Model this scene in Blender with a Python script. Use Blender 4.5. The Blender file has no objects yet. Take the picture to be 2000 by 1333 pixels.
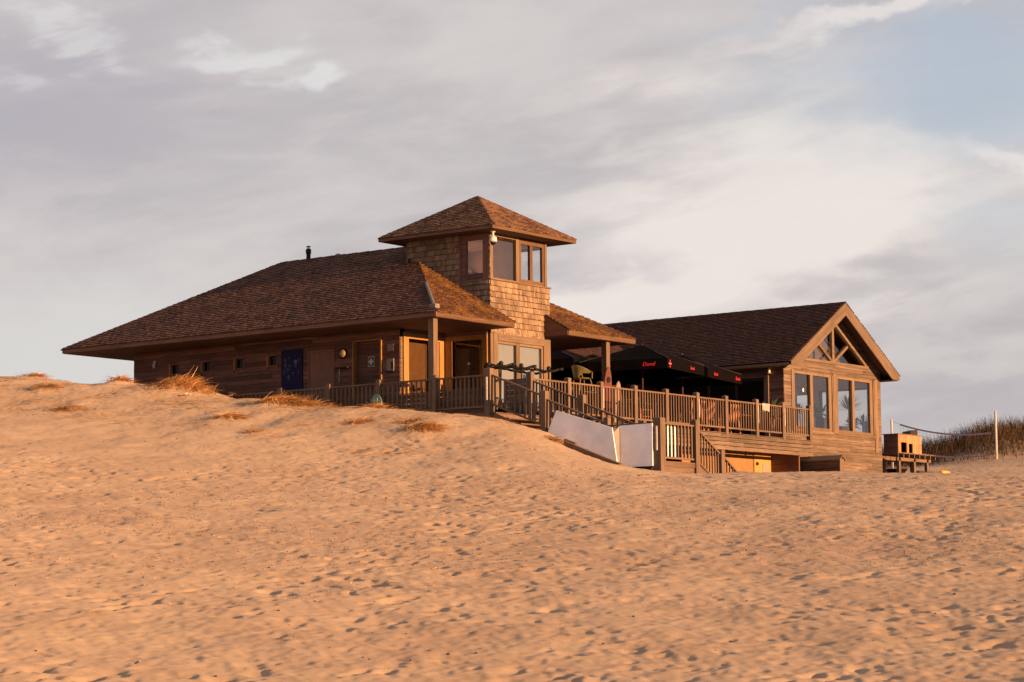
import bpy, bmesh, math, random
import numpy as np
from mathutils import Vector, Matrix
random.seed(7); np.random.seed(7)
S = bpy.context.scene
col = S.collection
PI = math.pi

# ------------------------------------------------------------------ camera
CAM = Vector((-52.33, -42.65, -8.12))
cp = Vector((0.60700, -0.79463, -0.00695))
P_, R_, Y_ = math.radians(6.13), math.radians(-0.50), math.radians(37.37)
fwd = Vector((math.cos(Y_)*math.cos(P_), math.sin(Y_)*math.cos(P_), math.sin(P_)))
rgt0 = Vector((math.sin(Y_), -math.cos(Y_), 0)); up0 = rgt0.cross(fwd)
rgt = math.cos(R_)*rgt0 + math.sin(R_)*up0
up = -math.sin(R_)*rgt0 + math.cos(R_)*up0
cam = bpy.data.cameras.new('camera'); cam.lens = 85; cam.sensor_width = 36; cam.sensor_fit = 'HORIZONTAL'
cam.clip_start = 0.5; cam.clip_end = 6000
camo = bpy.data.objects.new('camera', cam); col.objects.link(camo)
m = Matrix.Identity(4)
for i in range(3):
    m[i][0], m[i][1], m[i][2], m[i][3] = rgt[i], up[i], -fwd[i], CAM[i]
camo.matrix_world = m
S.camera = camo

# ------------------------------------------------------------------ light and exposure
SUN_EL = 5.0
S.view_settings.view_transform = 'Standard'; S.view_settings.look = 'None'
S.view_settings.exposure = 1.45; S.view_settings.gamma = 1.0
sun = bpy.data.lights.new('sun', 'SUN'); sun.energy = 4.5; sun.angle = math.radians(0.55); sun.color = (1.0, 0.53, 0.24)
suno = bpy.data.objects.new('sun', sun); col.objects.link(suno)
suno.rotation_euler = (math.radians(90-SUN_EL), 0, math.radians(0.8))

W = bpy.data.worlds.new('World'); S.world = W; W.use_nodes = True
nt = W.node_tree; nt.nodes.clear()
class G:
    """tiny helper for chaining shader nodes"""
    def __init__(s, nt): s.nt = nt
    def n(s, t, **k):
        o = s.nt.nodes.new(t)
        for a, b in k.items(): setattr(o, a, b)
        return o
    def put(s, sock, v):
        if hasattr(v, 'is_output'): s.nt.links.new(v, sock)
        else: sock.default_value = v
    def m(s, op, a, b=0.0, c=None, clamp=False):
        o = s.n('ShaderNodeMath', operation=op, use_clamp=clamp)
        s.put(o.inputs[0], a); s.put(o.inputs[1], b)
        if c is not None: s.put(o.inputs[2], c)
        return o.outputs[0]
    def mix(s, f, a, b, mode='MIX'):
        o = s.n('ShaderNodeMix', data_type='RGBA', blend_type=mode)
        s.put(o.inputs[0], f); s.put(o.inputs[6], a); s.put(o.inputs[7], b)
        return o.outputs[2]
    def noise(s, vec, scale, detail=4, rough=.5, dist=0.0):
        o = s.n('ShaderNodeTexNoise'); s.put(o.inputs['Vector'], vec); o.inputs['Scale'].default_value = scale
        o.inputs['Detail'].default_value = detail; o.inputs['Roughness'].default_value = rough; o.inputs['Distortion'].default_value = dist
        return o.outputs['Fac']
    def xyz(s, x, y, z):
        o = s.n('ShaderNodeCombineXYZ'); s.put(o.inputs[0], x); s.put(o.inputs[1], y); s.put(o.inputs[2], z); return o.outputs[0]
    def sep(s, v):
        o = s.n('ShaderNodeSeparateXYZ'); s.put(o.inputs[0], v); return o.outputs
    def ramp(s, f, a, b, lo=0.0, hi=1.0, smooth=True):
        o = s.n('ShaderNodeMapRange', interpolation_type='SMOOTHSTEP' if smooth else 'LINEAR')
        s.put(o.inputs[0], f); o.inputs[1].default_value = a; o.inputs[2].default_value = b
        o.inputs[3].default_value = lo; o.inputs[4].default_value = hi
        return o.outputs[0]
g = G(nt)
sky = g.n('ShaderNodeTexSky', sky_type='NISHITA'); sky.sun_disc = False
sky.sun_elevation = math.radians(SUN_EL); sky.sun_rotation = math.radians(180)
sky.dust_density = 1.5; sky.ozone_density = 1.2
d = g.n('ShaderNodeTexCoord').outputs['Generated']
dx, dy, dz = g.sep(d)
# azimuth and elevation (degrees) about the heading of the beach house
ca, sa = math.cos(Y_), math.sin(Y_)
df = g.m('ADD', g.m('MULTIPLY', dx, ca), g.m('MULTIPLY', dy, sa))
dr = g.m('SUBTRACT', g.m('MULTIPLY', dx, sa), g.m('MULTIPLY', dy, ca))
az = g.m('MULTIPLY', g.m('ARCTAN2', dr, df), 47.22)
el = g.m('MULTIPLY', g.m('ARCSINE', dz), 47.22)
# cloud texture: streaks that lie flat and thin out towards the horizon
azs = g.m('ADD', az, g.m('MULTIPLY', el, -0.9))
v1 = g.xyz(g.m('MULTIPLY', az, 0.11), g.m('ADD', g.m('MULTIPLY', el, 0.36), g.m('MULTIPLY', az, -0.035)), 0.3)
n1 = g.noise(v1, 1.25, 8, .55, .35)
v2 = g.xyz(g.m('MULTIPLY', az, 0.30), g.m('ADD', g.m('MULTIPLY', el, 0.95), g.m('MULTIPLY', az, -0.12)), 4.7)
n2 = g.noise(v2, 1.2, 7, .58, .5)
wz = g.m('SUBTRACT', g.noise(g.xyz(g.m('MULTIPLY', az, .35), g.m('MULTIPLY', el, .7), 9.1), 1.0, 5, .55), .5)
wy = g.m('SUBTRACT', g.noise(g.xyz(g.m('MULTIPLY', az, .35), g.m('MULTIPLY', el, .7), 2.6), 1.0, 5, .55), .5)
azw = g.m('ADD', az, g.m('MULTIPLY', wz, 4.5)); elw = g.m('ADD', el, g.m('MULTIPLY', wy, 2.6))
def blob(a, e, ra, re, tilt=0.0, lo=0.0, hi=1.0):
    t = math.radians(tilt); c, s_ = math.cos(t), math.sin(t)
    x = g.m('SUBTRACT', azw, a); y = g.m('SUBTRACT', elw, e)
    u = g.m('ADD', g.m('MULTIPLY', x, c/ra), g.m('MULTIPLY', y, s_/ra))
    v = g.m('ADD', g.m('MULTIPLY', x, -s_/re), g.m('MULTIPLY', y, c/re))
    r2 = g.m('ADD', g.m('MULTIPLY', u, u), g.m('MULTIPLY', v, v))
    return g.m('POWER', 2.718, g.m('MULTIPLY', r2, -1.0))
K = 0.366   # cloud radiance before exposure
def C(r, gg, b, k=1.0): return (r*K*k, gg*K*k, b*K*k, 1)
nis = g.mix(1.0, sky.outputs[0], (0.10, 0.10, 0.10, 1), 'MULTIPLY')
grey = g.mix(g.ramp(n1, .36, .66), C(.520,.487,.500), C(.645,.602,.597))
grey = g.mix(g.ramp(n2, .45, .72, 0, .45), grey, C(.70,.64,.63))
c = grey
low = g.m('MULTIPLY', g.ramp(elw, 6.6, 5.2), g.ramp(az, 4.5, 0.5))
c = g.mix(g.m('MULTIPLY', low, .85), c, C(.70,.685,.665))
pale = g.m('MAXIMUM', blob(5.3, 7.2, 4.6, 2.4, 20), g.m('MAXIMUM', blob(1.8, 5.9, 3.2, .9, 8), g.m('MULTIPLY', blob(3.6, 10.0, 3.4, .9, 8), .45)))
# fine wisps that rise to the right
v3 = g.xyz(g.m('ADD', g.m('MULTIPLY', az, .42), g.m('MULTIPLY', el, .20)), g.m('ADD', g.m('MULTIPLY', el, 1.9), g.m('MULTIPLY', az, -.40)), 7.7)
n3 = g.noise(v3, .85, 7, .54, .45)
wisp = g.ramp(n3, .35, .68, -.20, .20)
c = g.mix(g.ramp(g.m('ADD', pale, g.m('MULTIPLY', wisp, .6)), .10, .85, 0, .95), c, C(.86,.785,.735))
c = g.mix(g.ramp(n3, .50, .76, 0, .15), c, C(.74,.685,.665))
c = g.mix(g.ramp(n3, .48, .28, 0, .08), c, C(.50,.465,.49))
blue = g.m('MAXIMUM', blob(8.7, 9.9, 3.6, 1.5, 6), g.m('MULTIPLY', blob(9.3, 7.4, 1.5, .8, -25), .5))
blue = g.m('MAXIMUM', blue, g.m('MULTIPLY', blob(5.6, 11.3, 2.2, .3, 4), .5))
nblue = g.mix(.72, nis, C(.50,.545,.66))
c = g.mix(g.ramp(blue, .02, 1.0, 0, .88), c, nblue)
streak = g.m('MAXIMUM', blob(7.6, 11.25, 2.6, .28, 10), g.m('MULTIPLY', blob(9.6, 8.5, 1.2, .3, -28), .8))
c = g.mix(g.ramp(streak, .2, .9, 0, .75), c, C(.83,.78,.75))
dk = g.m('MAXIMUM', blob(6.6, 6.2, 2.3, .5, 4), g.m('MAXIMUM', blob(8.8, 5.4, 2.6, .7, 6), blob(8.6, 3.4, 4.5, .9, 0)))
dk = g.m('MULTIPLY', g.ramp(dk, .2, .8), g.ramp(n3, .62, .36, .25, 1))
c = g.mix(g.m('MULTIPLY', dk, .56), c, C(.49,.45,.465))
c = g.mix(g.m('MULTIPLY', g.ramp(blob(8.4, 4.55, 3.2, .28, 5), .2, .9), .45), c, C(.66,.61,.58))
brk = g.m('MAXIMUM', blob(-8.5, 10.85, 1.4, .34, -18), g.m('MAXIMUM', blob(-5.2, 10.7, 1.1, .3, 6), g.m('MAXIMUM', blob(-4.1, 10.15, .9, .28, 4), blob(-9.7, 10.3, .6, .26, -12))))
c = g.mix(g.ramp(g.m('MULTIPLY', brk, g.ramp(n3, .35, .62, .15, 1.25)), .05, .95, 0, .8), c, C(.80,.78,.77))
vio = blob(-9.5, 9.6, 4.0, 1.6, 10)
c = g.mix(g.m('MULTIPLY', vio, .55), c, C(.43,.41,.475))
# sky out of view dimmed and warm tinted, added to deepen the shade
dim = g.ramp(df, -.35, .80, 0.0, 1.0); c = g.mix(1.0, c, g.mix(dim, (.84,.77,.79,1), (1,1,1,1)), 'MULTIPLY')
bg = g.n('ShaderNodeBackground'); g.put(bg.inputs[0], c); bg.inputs[1].default_value = 1.0
g.nt.links.new(bg.outputs[0], g.n('ShaderNodeOutputWorld').inputs[0])

# ------------------------------------------------------------------ materials
def mat(name):
    m_ = bpy.data.materials.new(name); m_.use_nodes = True
    t = m_.node_tree; t.nodes.clear(); h = G(t)
    b = h.n('ShaderNodeBsdfPrincipled'); o = h.n('ShaderNodeOutputMaterial')
    t.links.new(b.outputs[0], o.inputs[0])
    return m_, h, b
def pos(h): return h.n('ShaderNodeNewGeometry').outputs['Position']
def island(h): return h.n('ShaderNodeNewGeometry').outputs['Random Per Island']
def bump(h, b, fac, strength, dist=.01):
    o = h.n('ShaderNodeBump'); o.inputs['Strength'].default_value = strength; o.inputs['Distance'].default_value = dist
    h.put(o.inputs['Height'], fac); h.put(b.inputs['Normal'], o.outputs[0])
def wood(name, dark, light, axis='z', var=.35, rough=.8, spec=.3):
    """weathered timber, grain along one world axis, each board a little different"""
    m_, h, b = mat(name)
    x, y, z = h.sep(pos(h)); r = island(h)
    if axis in 'lr':      # grain along a raking board
        s_ = 1 if axis == 'l' else -1
        x, z = h.m('ADD', h.m('MULTIPLY', x, .85), h.m('MULTIPLY', z, .53*s_)), h.m('SUBTRACT', h.m('MULTIPLY', z, .85), h.m('MULTIPLY', x, .53*s_))
        axis = 'x'
    k = {'x': (1.2, 28, 28), 'y': (28, 1.2, 28), 'z': (28, 28, 1.2)}[axis]
    off = h.m('MULTIPLY', r, 37.0)
    v = h.xyz(h.m('ADD', h.m('MULTIPLY', x, k[0]), off), h.m('MULTIPLY', y, k[1]), h.m('MULTIPLY', z, k[2]))
    gr = h.noise(v, 1.0, 5, .6, .6)
    big = h.noise(pos(h), .9, 4, .6)
    c_ = h.mix(h.ramp(gr, .3, .7), (*dark, 1), (*light, 1))
    f = h.m('ADD', h.m('MULTIPLY', h.m('SUBTRACT', r, .5), var*2), h.m('MULTIPLY', h.m('SUBTRACT', big, .5), .9))
    f = h.m('MAXIMUM', h.m('ADD', f, 1.0), .35)
    c_ = h.mix(1.0, c_, h.xyz(f, f, f), 'MULTIPLY')
    h.put(b.inputs['Base Color'], c_); b.inputs['Roughness'].default_value = rough
    b.inputs['Specular IOR Level'].default_value = spec
    bump(h, b, gr, .35, .006)
    return m_
def plain(name, c_, rough=.5, metal=0.0, spec=.5, var=.12, scale=6.0):
    m_, h, b = mat(name)
    n = h.noise(pos(h), scale, 5, .6); f = h.ramp(n, .3, .7, 1-var, 1+var)
    h.put(b.inputs['Base Color'], h.mix(1.0, (*c_, 1), h.xyz(f, f, f), 'MULTIPLY'))
    b.inputs['Roughness'].default_value = rough; b.inputs['Metallic'].default_value = metal
    b.inputs['Specular IOR Level'].default_value = spec
    return m_
def shingle(name, dark, light, moss=None, var=.5, amt=.5, bs=.15, grain=False):
    m_, h, b = mat(name)
    r = island(h); p_ = pos(h)
    n = h.noise(p_, 1.1, 5, .65); fine = h.noise(p_, 30, 3, .6)
    if grain:
        x, y, z = h.sep(p_); fine = h.noise(h.xyz(h.m('MULTIPLY', x, 42), h.m('MULTIPLY', y, 42), h.m('MULTIPLY', z, 3)), 1, 4, .65)
    c_ = h.mix(h.m('POWER', r, 1.3), (*dark, 1), (*light, 1))
    if moss:
        c_ = h.mix(h.m('MULTIPLY', h.ramp(n, .48, .66), amt), c_, (*moss, 1))
    f = h.m('ADD', h.m('MULTIPLY', h.m('SUBTRACT', fine, .5), 1.0), h.ramp(n, .25, .75, .72, 1.25))
    c_ = h.mix(1.0, c_, h.xyz(f, f, f), 'MULTIPLY')
    h.put(b.inputs['Base Color'], c_); b.inputs['Roughness'].default_value = .85; b.inputs['Specular IOR Level'].default_value = .25
    bump(h, b, fine, bs, .008)
    return m_
def glass(name, tint=(.99,.985,.975), refl=.085, rough=.0):
    m_ = bpy.data.materials.new(name); m_.use_nodes = True
    t = m_.node_tree; t.nodes.clear(); h = G(t)
    tr = h.n('ShaderNodeBsdfTransparent'); tr.inputs[0].default_value = (*tint, 1)
    gl = h.n('ShaderNodeBsdfGlossy'); gl.inputs['Roughness'].default_value = rough
    lw_ = h.n('ShaderNodeLayerWeight'); lw_.inputs[0].default_value = .5
    fr = h.m('ADD', h.m('MULTIPLY', h.m('POWER', lw_.outputs['Facing'], 4.0), .8), refl)
    mx = h.n('ShaderNodeMixShader'); h.put(mx.inputs[0], fr)
    t.links.new(tr.outputs[0], mx.inputs[1]); t.links.new(gl.outputs[0], mx.inputs[2])
    t.links.new(mx.outputs[0], h.n('ShaderNodeOutputMaterial').inputs[0])
    return m_
def emit(name, c_, k):
    m_ = bpy.data.materials.new(name); m_.use_nodes = True
    t = m_.node_tree; t.nodes.clear(); h = G(t)
    e = h.n('ShaderNodeEmission'); e.inputs[0].default_value = (*c_, 1); e.inputs[1].default_value = k
    t.links.new(e.outputs[0], h.n('ShaderNodeOutputMaterial').inputs[0]); return m_
M = dict(
 clad_x=wood('cladding_along_gable', (.080,.054,.038), (.172,.122,.086), 'x', .28),
 clad_y=wood('cladding_along_facade', (.095,.044,.031), (.185,.095,.069), 'y', .38),
 post=wood('post_timber', (.098,.064,.043), (.165,.110,.075), 'z', .2),
 rail_x=wood('rail_timber_x', (.098,.064,.043), (.165,.110,.075), 'x', .2),
 rail_y=wood('rail_timber_y', (.098,.064,.043), (.165,.110,.075), 'y', .2),
 pale=plain('pale_litter', (.6,.55,.5), .7), frame=wood('frame_timber', (.110,.072,.044), (.185,.125,.080), 'z', .22),
 frame_brown=wood('brown_frame_timber', (.085,.045,.022), (.125,.070,.036), 'z', .15),
 frame_x=wood('frame_timber_x', (.095,.064,.041), (.170,.118,.078), 'x', .25),
 oiled=wood('oiled_frame_timber', (.25,.125,.038), (.35,.185,.06), 'z', .12),  # sunlit orange of the recess frames painted into the timber colour
 fascia_x=wood('fascia_timber_x', (.070,.038,.018), (.125,.072,.037), 'x', .2),
 fascia_y=wood('fascia_timber_y', (.105,.058,.038), (.175,.10,.068), 'y', .15),
 soffit=wood('soffit_boards', (.085,.039,.027), (.13,.062,.043), 'y', .2),
 deck=wood('deck_boards', (.08,.050,.036), (.135,.085,.062), 'x', .3),
 door=wood('door_timber', (.165,.085,.060), (.22,.118,.085), 'z', .1),
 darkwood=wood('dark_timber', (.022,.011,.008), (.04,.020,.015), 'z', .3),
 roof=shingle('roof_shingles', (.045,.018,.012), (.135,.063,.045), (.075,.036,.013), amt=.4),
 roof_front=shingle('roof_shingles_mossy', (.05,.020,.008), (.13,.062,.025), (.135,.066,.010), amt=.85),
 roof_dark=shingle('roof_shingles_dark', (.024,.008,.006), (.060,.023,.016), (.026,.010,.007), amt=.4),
 wall_sh=shingle('wall_shingles', (.150,.098,.062), (.272,.192,.125), grain=True),
 cap=shingle('ridge_cap', (.042,.016,.011), (.085,.040,.028)),
 glass=glass('window_glass'),
 glass_d=glass('dim_window_glass', (.80,.77,.73), .04),
 pane_dark=plain('dark_pane', (.010,.007,.007), .12, spec=.12, var=.02),
 black=plain('black_paint', (.009,.007,.007), .6, spec=.2), postw=plain('weathered_white_post', (.36,.34,.32), .5),
 fabric=plain('black_canvas', (.0045,.0035,.0038), 1.0, spec=.03),
 inner=plain('interior_plaster', (.62,.48,.36), .9, var=.1, scale=1.5),
 inner_dark=plain('dark_interior', (.028,.017,.013), .9),
 metal=plain('galvanised_metal', (.42,.42,.42), .38, 1.0),
 lead=plain('grey_flashing', (.15,.13,.12), .6, .0, scale=20, var=.4),
 white=plain('white_plastic', (.52,.50,.48), .4, var=.04),
 board=plain('white_sheet', (.84,.84,.88), .55, var=.10, scale=1.7),
 bright=plain('pale_strip', (.80,.76,.70), .35, .0),  # pale diffuse colour stands in for sky and sun reflected by the metal
 paper=plain('paper', (.26,.21,.175), .7),
)
M['red'] = plain('red_print', (.50,.010,.014), .8, var=.05)
# ------------------------------------------------------------------ mesh helpers
class MB:
    def __init__(s): s.v = []; s.f = []
    def add(s, vs, fs):
        o = len(s.v); s.v += [tuple(p) for p in vs]; s.f += [tuple(i+o for i in q) for q in fs]; return s
    def box(s, x0, x1, y0, y1, z0, z1):
        return s.add([(x0,y0,z0),(x1,y0,z0),(x1,y1,z0),(x0,y1,z0),(x0,y0,z1),(x1,y0,z1),(x1,y1,z1),(x0,y1,z1)],
                     [(3,2,1,0),(4,5,6,7),(0,1,5,4),(1,2,6,5),(2,3,7,6),(3,0,4,7)])
    def beam(s, p, q, w, h, upv=(0,0,1)):
        """bar from p to q, w wide, h high, axis through the middle"""
        p, q = Vector(p), Vector(q); d_ = (q-p).normalized(); u = Vector(upv)
        a = d_.cross(u)
        if a.length < 1e-4: a = d_.cross(Vector((0,1,0)))
        a.normalize(); b = a.cross(d_).normalized(); a *= w/2; b *= h/2
        vs = [p-a-b, p+a-b, p+a+b, p-a+b, q-a-b, q+a-b, q+a+b, q-a+b]
        return s.add(vs, [(0,1,2,3),(7,6,5,4),(0,4,5,1),(1,5,6,2),(2,6,7,3),(3,7,4,0)])
    def tube(s, path, r, n=8, r1=None):
        path = [Vector(p) for p in path]; k = len(path); o = len(s.v)
        ref = Vector((0,0,1))
        for i, p in enumerate(path):
            d_ = (path[min(i+1,k-1)]-path[max(i-1,0)]).normalized()
            a = d_.cross(ref)
            if a.length < .05: a = d_.cross(Vector((1,0,0)))
            a.normalize(); b = a.cross(d_)
            rr = r if r1 is None else r+(r1-r)*i/(k-1)
            if isinstance(r, (list, tuple)): rr = r[i]
            for j in range(n):
                t = 2*PI*j/n; s.v.append(tuple(p+a*math.cos(t)*rr+b*math.sin(t)*rr))
        for i in range(k-1):
            for j in range(n):
                s.f.append((o+i*n+j, o+i*n+(j+1)%n, o+(i+1)*n+(j+1)%n, o+(i+1)*n+j))
        s.f.append(tuple(o+j for j in range(n))[::-1]); s.f.append(tuple(o+(k-1)*n+j for j in range(n)))
        return s
    def lathe(s, prof, c=(0,0,0), n=20, axis='z'):
        o = len(s.v); k = len(prof)
        for r, h in prof:
            for j in range(n):
                t = 2*PI*j/n; a, b = r*math.cos(t), r*math.sin(t)
                p = {'z': (a,b,h), 'x': (h,a,b), 'y': (a,h,b)}[axis]
                s.v.append((c[0]+p[0], c[1]+p[1], c[2]+p[2]))
        for i in range(k-1):
            for j in range(n): s.f.append((o+i*n+j, o+i*n+(j+1)%n, o+(i+1)*n+(j+1)%n, o+(i+1)*n+j))
        s.f.append(tuple(o+j for j in range(n))[::-1]); s.f.append(tuple(o+(k-1)*n+j for j in range(n)))
        return s
    def prism(s, poly, d_):
        """polygon of 3-D points pushed along vector d_"""
        d_ = Vector(d_); n = len(poly); a = [Vector(p) for p in poly]; b = [p+d_ for p in a]
        return s.add(a+b, [tuple(range(n))[::-1], tuple(range(n, 2*n))]+[(i, (i+1)%n, (i+1)%n+n, i+n) for i in range(n)])
    def build(s, name, mt, parent=None, smooth=False):
        me = bpy.data.meshes.new(name); me.from_pydata(s.v, [], s.f); me.materials.append(mt)
        bm = bmesh.new(); bm.from_mesh(me); bmesh.ops.recalc_face_normals(bm, faces=bm.faces); bm.to_mesh(me); bm.free()
        if smooth: me.polygons.foreach_set('use_smooth', [True]*len(me.polygons))
        o = bpy.data.objects.new(name, me); col.objects.link(o)
        if parent is not None:
            o.parent = parent
            r = parent
            while r.parent: r = r.parent
            o.matrix_parent_inverse = Matrix.Translation(-abs_loc(parent))
        return o
LOC = {}
def abs_loc(o):
    v = Vector(o.location); p = o.parent
    return LOC.get(o.name, v)
def tag(o, label=None, cat=None, group=None, kind=None):
    if label: o['label'] = label
    if cat: o['category'] = cat
    if group: o['group'] = group
    if kind: o['kind'] = kind
    return o
def thing(name, label, cat, loc=(0,0,0), group=None):
    """an Empty at the thing's base; parts are modelled in world coordinates and hung on it"""
    o = bpy.data.objects.new(name, None); col.objects.link(o); o.location = loc; o.empty_display_size = .3
    LOC[o.name] = Vector(loc)
    return tag(o, label, cat, group)
def copy_thing(o, label=None, loc=None, rz=0.0):
    def cp_(x, par):
        c_ = x.copy(); col.objects.link(c_); c_.parent = par
        for k in list(x.children): cp_(k, c_)
        return c_
    r = cp_(o, None)
    if loc is not None: r.location = loc
    r.rotation_euler = (0, 0, rz)
    if label: r['label'] = label
    return r
def text(name, s_, mt, parent, origin, right, upv, size, depth=.004, shear=0.0, space=1.0, align='CENTER'):
    cu = bpy.data.curves.new(name, 'FONT'); cu.body = s_; cu.size = size; cu.extrude = depth; cu.shear = shear
    cu.align_x = align; cu.align_y = 'CENTER'; cu.space_character = space; cu.resolution_u = 2; cu.offset = size*.012
    tmp = bpy.data.objects.new(name+'_tmp', cu); col.objects.link(tmp)
    bpy.context.view_layer.update()
    me = bpy.data.meshes.new_from_object(tmp.evaluated_get(bpy.context.evaluated_depsgraph_get()))
    bpy.data.objects.remove(tmp); bpy.data.curves.remove(cu)
    r = Vector(right).normalized(); u = Vector(upv).normalized(); n = r.cross(u); o3 = Vector(origin)
    for v in me.vertices: v.co = o3 + r*v.co.x + u*v.co.y + n*v.co.z
    me.materials.clear(); me.materials.append(mt)
    o = bpy.data.objects.new(name, me); col.objects.link(o)
    if parent is not None:
        o.parent = parent; o.matrix_parent_inverse = Matrix.Translation(-abs_loc(parent))
    return o
def ivals(a0, a1, holes):
    """[a0,a1] minus the hole intervals"""
    out = [(a0, a1)]
    for h0, h1 in holes:
        nx = []
        for p, q in out:
            if h1 <= p or h0 >= q: nx.append((p, q)); continue
            if h0 > p: nx.append((p, h0))
            if h1 < q: nx.append((h1, q))
        out = nx
    return [(p, q) for p, q in out if q-p > .004]
def wall(mb, axis, c0, c1, a0, a1, z0, z1, holes=()):
    """solid wall between planes c0..c1, running a0..a1 along the other axis, minus rectangular holes (a0,a1,z0,z1)"""
    zs = sorted({z0, z1, *[min(max(h[2], z0), z1) for h in holes], *[min(max(h[3], z0), z1) for h in holes]})
    for zl, zh in zip(zs, zs[1:]):
        for p, q in ivals(a0, a1, [(h[0], h[1]) for h in holes if h[2] < zh-1e-6 and h[3] > zl+1e-6]):
            (mb.box(c0, c1, p, q, zl, zh) if axis == 'x' else mb.box(p, q, c0, c1, zl, zh))
def boards(mb, axis, c, out, a0, a1, z0, z1, holes=(), bh=.14, th=.022, gap=.008, lim=None, maxlen=3.6):
    """horizontal boards proud of plane c in direction out (+1/-1), with butt joints"""
    z = z0
    while z < z1-.01:
        zt = min(z+bh-gap, z1)
        lo, hi = (a0, a1) if lim is None else lim(zt)
        for p, q in ivals(lo, hi, [(h[0], h[1]) for h in holes if h[2] < zt-.02 and h[3] > z+.02]):
            cuts = [p]; t = p+random.uniform(.8, maxlen)
            while t < q-.5: cuts.append(t); t += random.uniform(1.8, maxlen)
            cuts.append(q)
            for s0, s1 in zip(cuts, cuts[1:]):
                t_ = th+random.uniform(-.003, .004); e = .0015
                ca, cb = sorted((c, c+out*t_))
                zz = z+random.uniform(0, .003)
                (mb.box(ca, cb, s0+e, s1-e, zz, zt) if axis == 'x' else mb.box(s0+e, s1-e, ca, cb, zz, zt))
        z += bh
def slope(mb, O, U, V, vmax, left, right, expo=.155, wid=.12, th=.020, holes=None):
    """courses of split shingles on a roof plane: O origin on the eave, U along the eave, V up the slope"""
    O, U, V = Vector(O), Vector(U).normalized(), Vector(V).normalized(); N = U.cross(V)
    if N.z < 0: N = -N
    v = -.06
    while v < vmax:
        v1 = min(v+expo*1.55, vmax+.02)
        a0, a1 = left(max(v, 0)), right(max(v, 0))
        segs = [(a0, a1)] if holes is None else ivals(a0, a1, holes(max(v, 0)))
        for s0, s1 in segs:
            u = s0-random.uniform(0, wid)
            while u < s1:
                w = wid*random.choice((.55, .75, 1, 1.15, 1.45)); p, q = max(u, s0), min(u+w-.006, s1)
                if q-p > .02:
                    dv = random.uniform(-.014, .010); t = th*random.uniform(1.1, 1.5)
                    lift = random.uniform(0, .003)
                    b0, b1 = O+U*p+V*(v+dv), O+U*q+V*(v+dv+random.uniform(-.006, .006))
                    l1_, r1_ = left(max(v1, 0)), right(max(v1, 0))
                    t0, t1 = O+U*min(max(p, l1_), r1_)+V*v1, O+U*max(min(q, r1_), l1_)+V*v1
                    n0 = N*(t+.014+lift)
                    mb.add([b0+N*.004, b1+N*.004, b1+n0, b0+n0, t0+N*.004, t1+N*.004], [(0,1,2,3), (3,2,5,4), (0,3,4), (1,5,2), (0,4,5,1)])
                u += w
        v += expo
def wshingles(mb, axis, c, out, a0, a1, z0, z1, holes=(), expo=.17, wid=.092, lim=None):
    """wall shingles: rows of tapered splits"""
    z = z1
    while z > z0+.02:
        zb = max(z-expo, z0)
        zt = min(zb+expo*1.0, z1)
        lo, hi = (a0, a1) if lim is None else lim(zb)
        for p, q in ivals(lo, hi, [(h[0], h[1]) for h in holes if h[2] < zt-.03 and h[3] > zb+.03]):
            u = p-random.uniform(0, wid)
            while u < q:
                w = wid*random.choice((.5, .7, .9, 1, 1.2, 1.5)); s0, s1 = max(u, p), min(u+w-.005, q)
                if s1-s0 > .015:
                    t = random.uniform(.026, .044); zz = zb+random.uniform(.006, .020); tt = .010
                    def P(a, dd, h): return (c+out*dd, a, h) if axis == 'x' else (a, c+out*dd, h)
                    mb.add([P(s0, t, zz), P(s1, t, zz), P(s1, tt, zt), P(s0, tt, zt), P(s0, 0, zz), P(s1, 0, zz), P(s1, 0, zt), P(s0, 0, zt)],
                           [(0,1,2,3), (4,7,6,5), (0,4,5,1), (1,5,6,2), (2,6,7,3), (3,7,4,0)])
                u += w
        z -= expo
def caps(mb, p, q, n1, n2, wid=.13, step=.17, th=.018):
    """overlapping cap shingles along a hip or ridge from low end p to high end q; n1, n2: directions down the two slopes"""
    p, q = Vector(p), Vector(q); d_ = (q-p); L = d_.length; d_.normalize(); a = Vector(n1).normalized(); b = Vector(n2).normalized()
    upn = -(a+b); upn = (upn-d_*upn.dot(d_)).normalized()
    t = 0
    while t < L:
        e = min(t+step*1.35, L)
        for s_ in (a, b):
            w = wid*random.uniform(.9, 1.1); l0 = th+.014+random.uniform(0, .005); l1 = .018
            A, B = p+d_*t, p+d_*e
            mb.add([A+upn*l0, A+s_*w+upn*l0, B+s_*w+upn*l1, B+upn*l1, A, A+s_*w, B+s_*w, B], [(0,1,2,3), (7,6,5,4), (0,4,5,1), (1,5,6,2), (2,6,7,3), (3,7,4,0)])
        t += step
def win_x(name, parent, y, x0, x1, z0, z1, fw=.07, depth=.09, mt='frame', gl='glass', mull=(), gy=.04, fwb=None):
    """window in a wall facing -y: frame (> pane). outer frame at plane y (proud), mullions at given x"""
    f = MB(); b = fwb or fw
    f.box(x0, x0+fw, y, y+depth, z0, z1).box(x1-fw, x1, y, y+depth, z0, z1)
    f.box(x0+fw, x1-fw, y, y+depth, z1-fw, z1).box(x0+fw, x1-fw, y, y+depth, z0, z0+b)
    for m_, w in mull: f.box(m_-w/2, m_+w/2, y+.003, y+depth-.003, z0+b, z1-fw)
    fo = f.build(name, M[mt], parent)
    xs = [x0+fw]+[t for m_, w in mull for t in (m_-w/2, m_+w/2)]+[x1-fw]
    for p, q in zip(xs[::2], xs[1::2]): MB().box(p, q, y+gy, y+gy+.006, z0+b, z1-fw).build('pane', M[gl], fo)
    return fo
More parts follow.
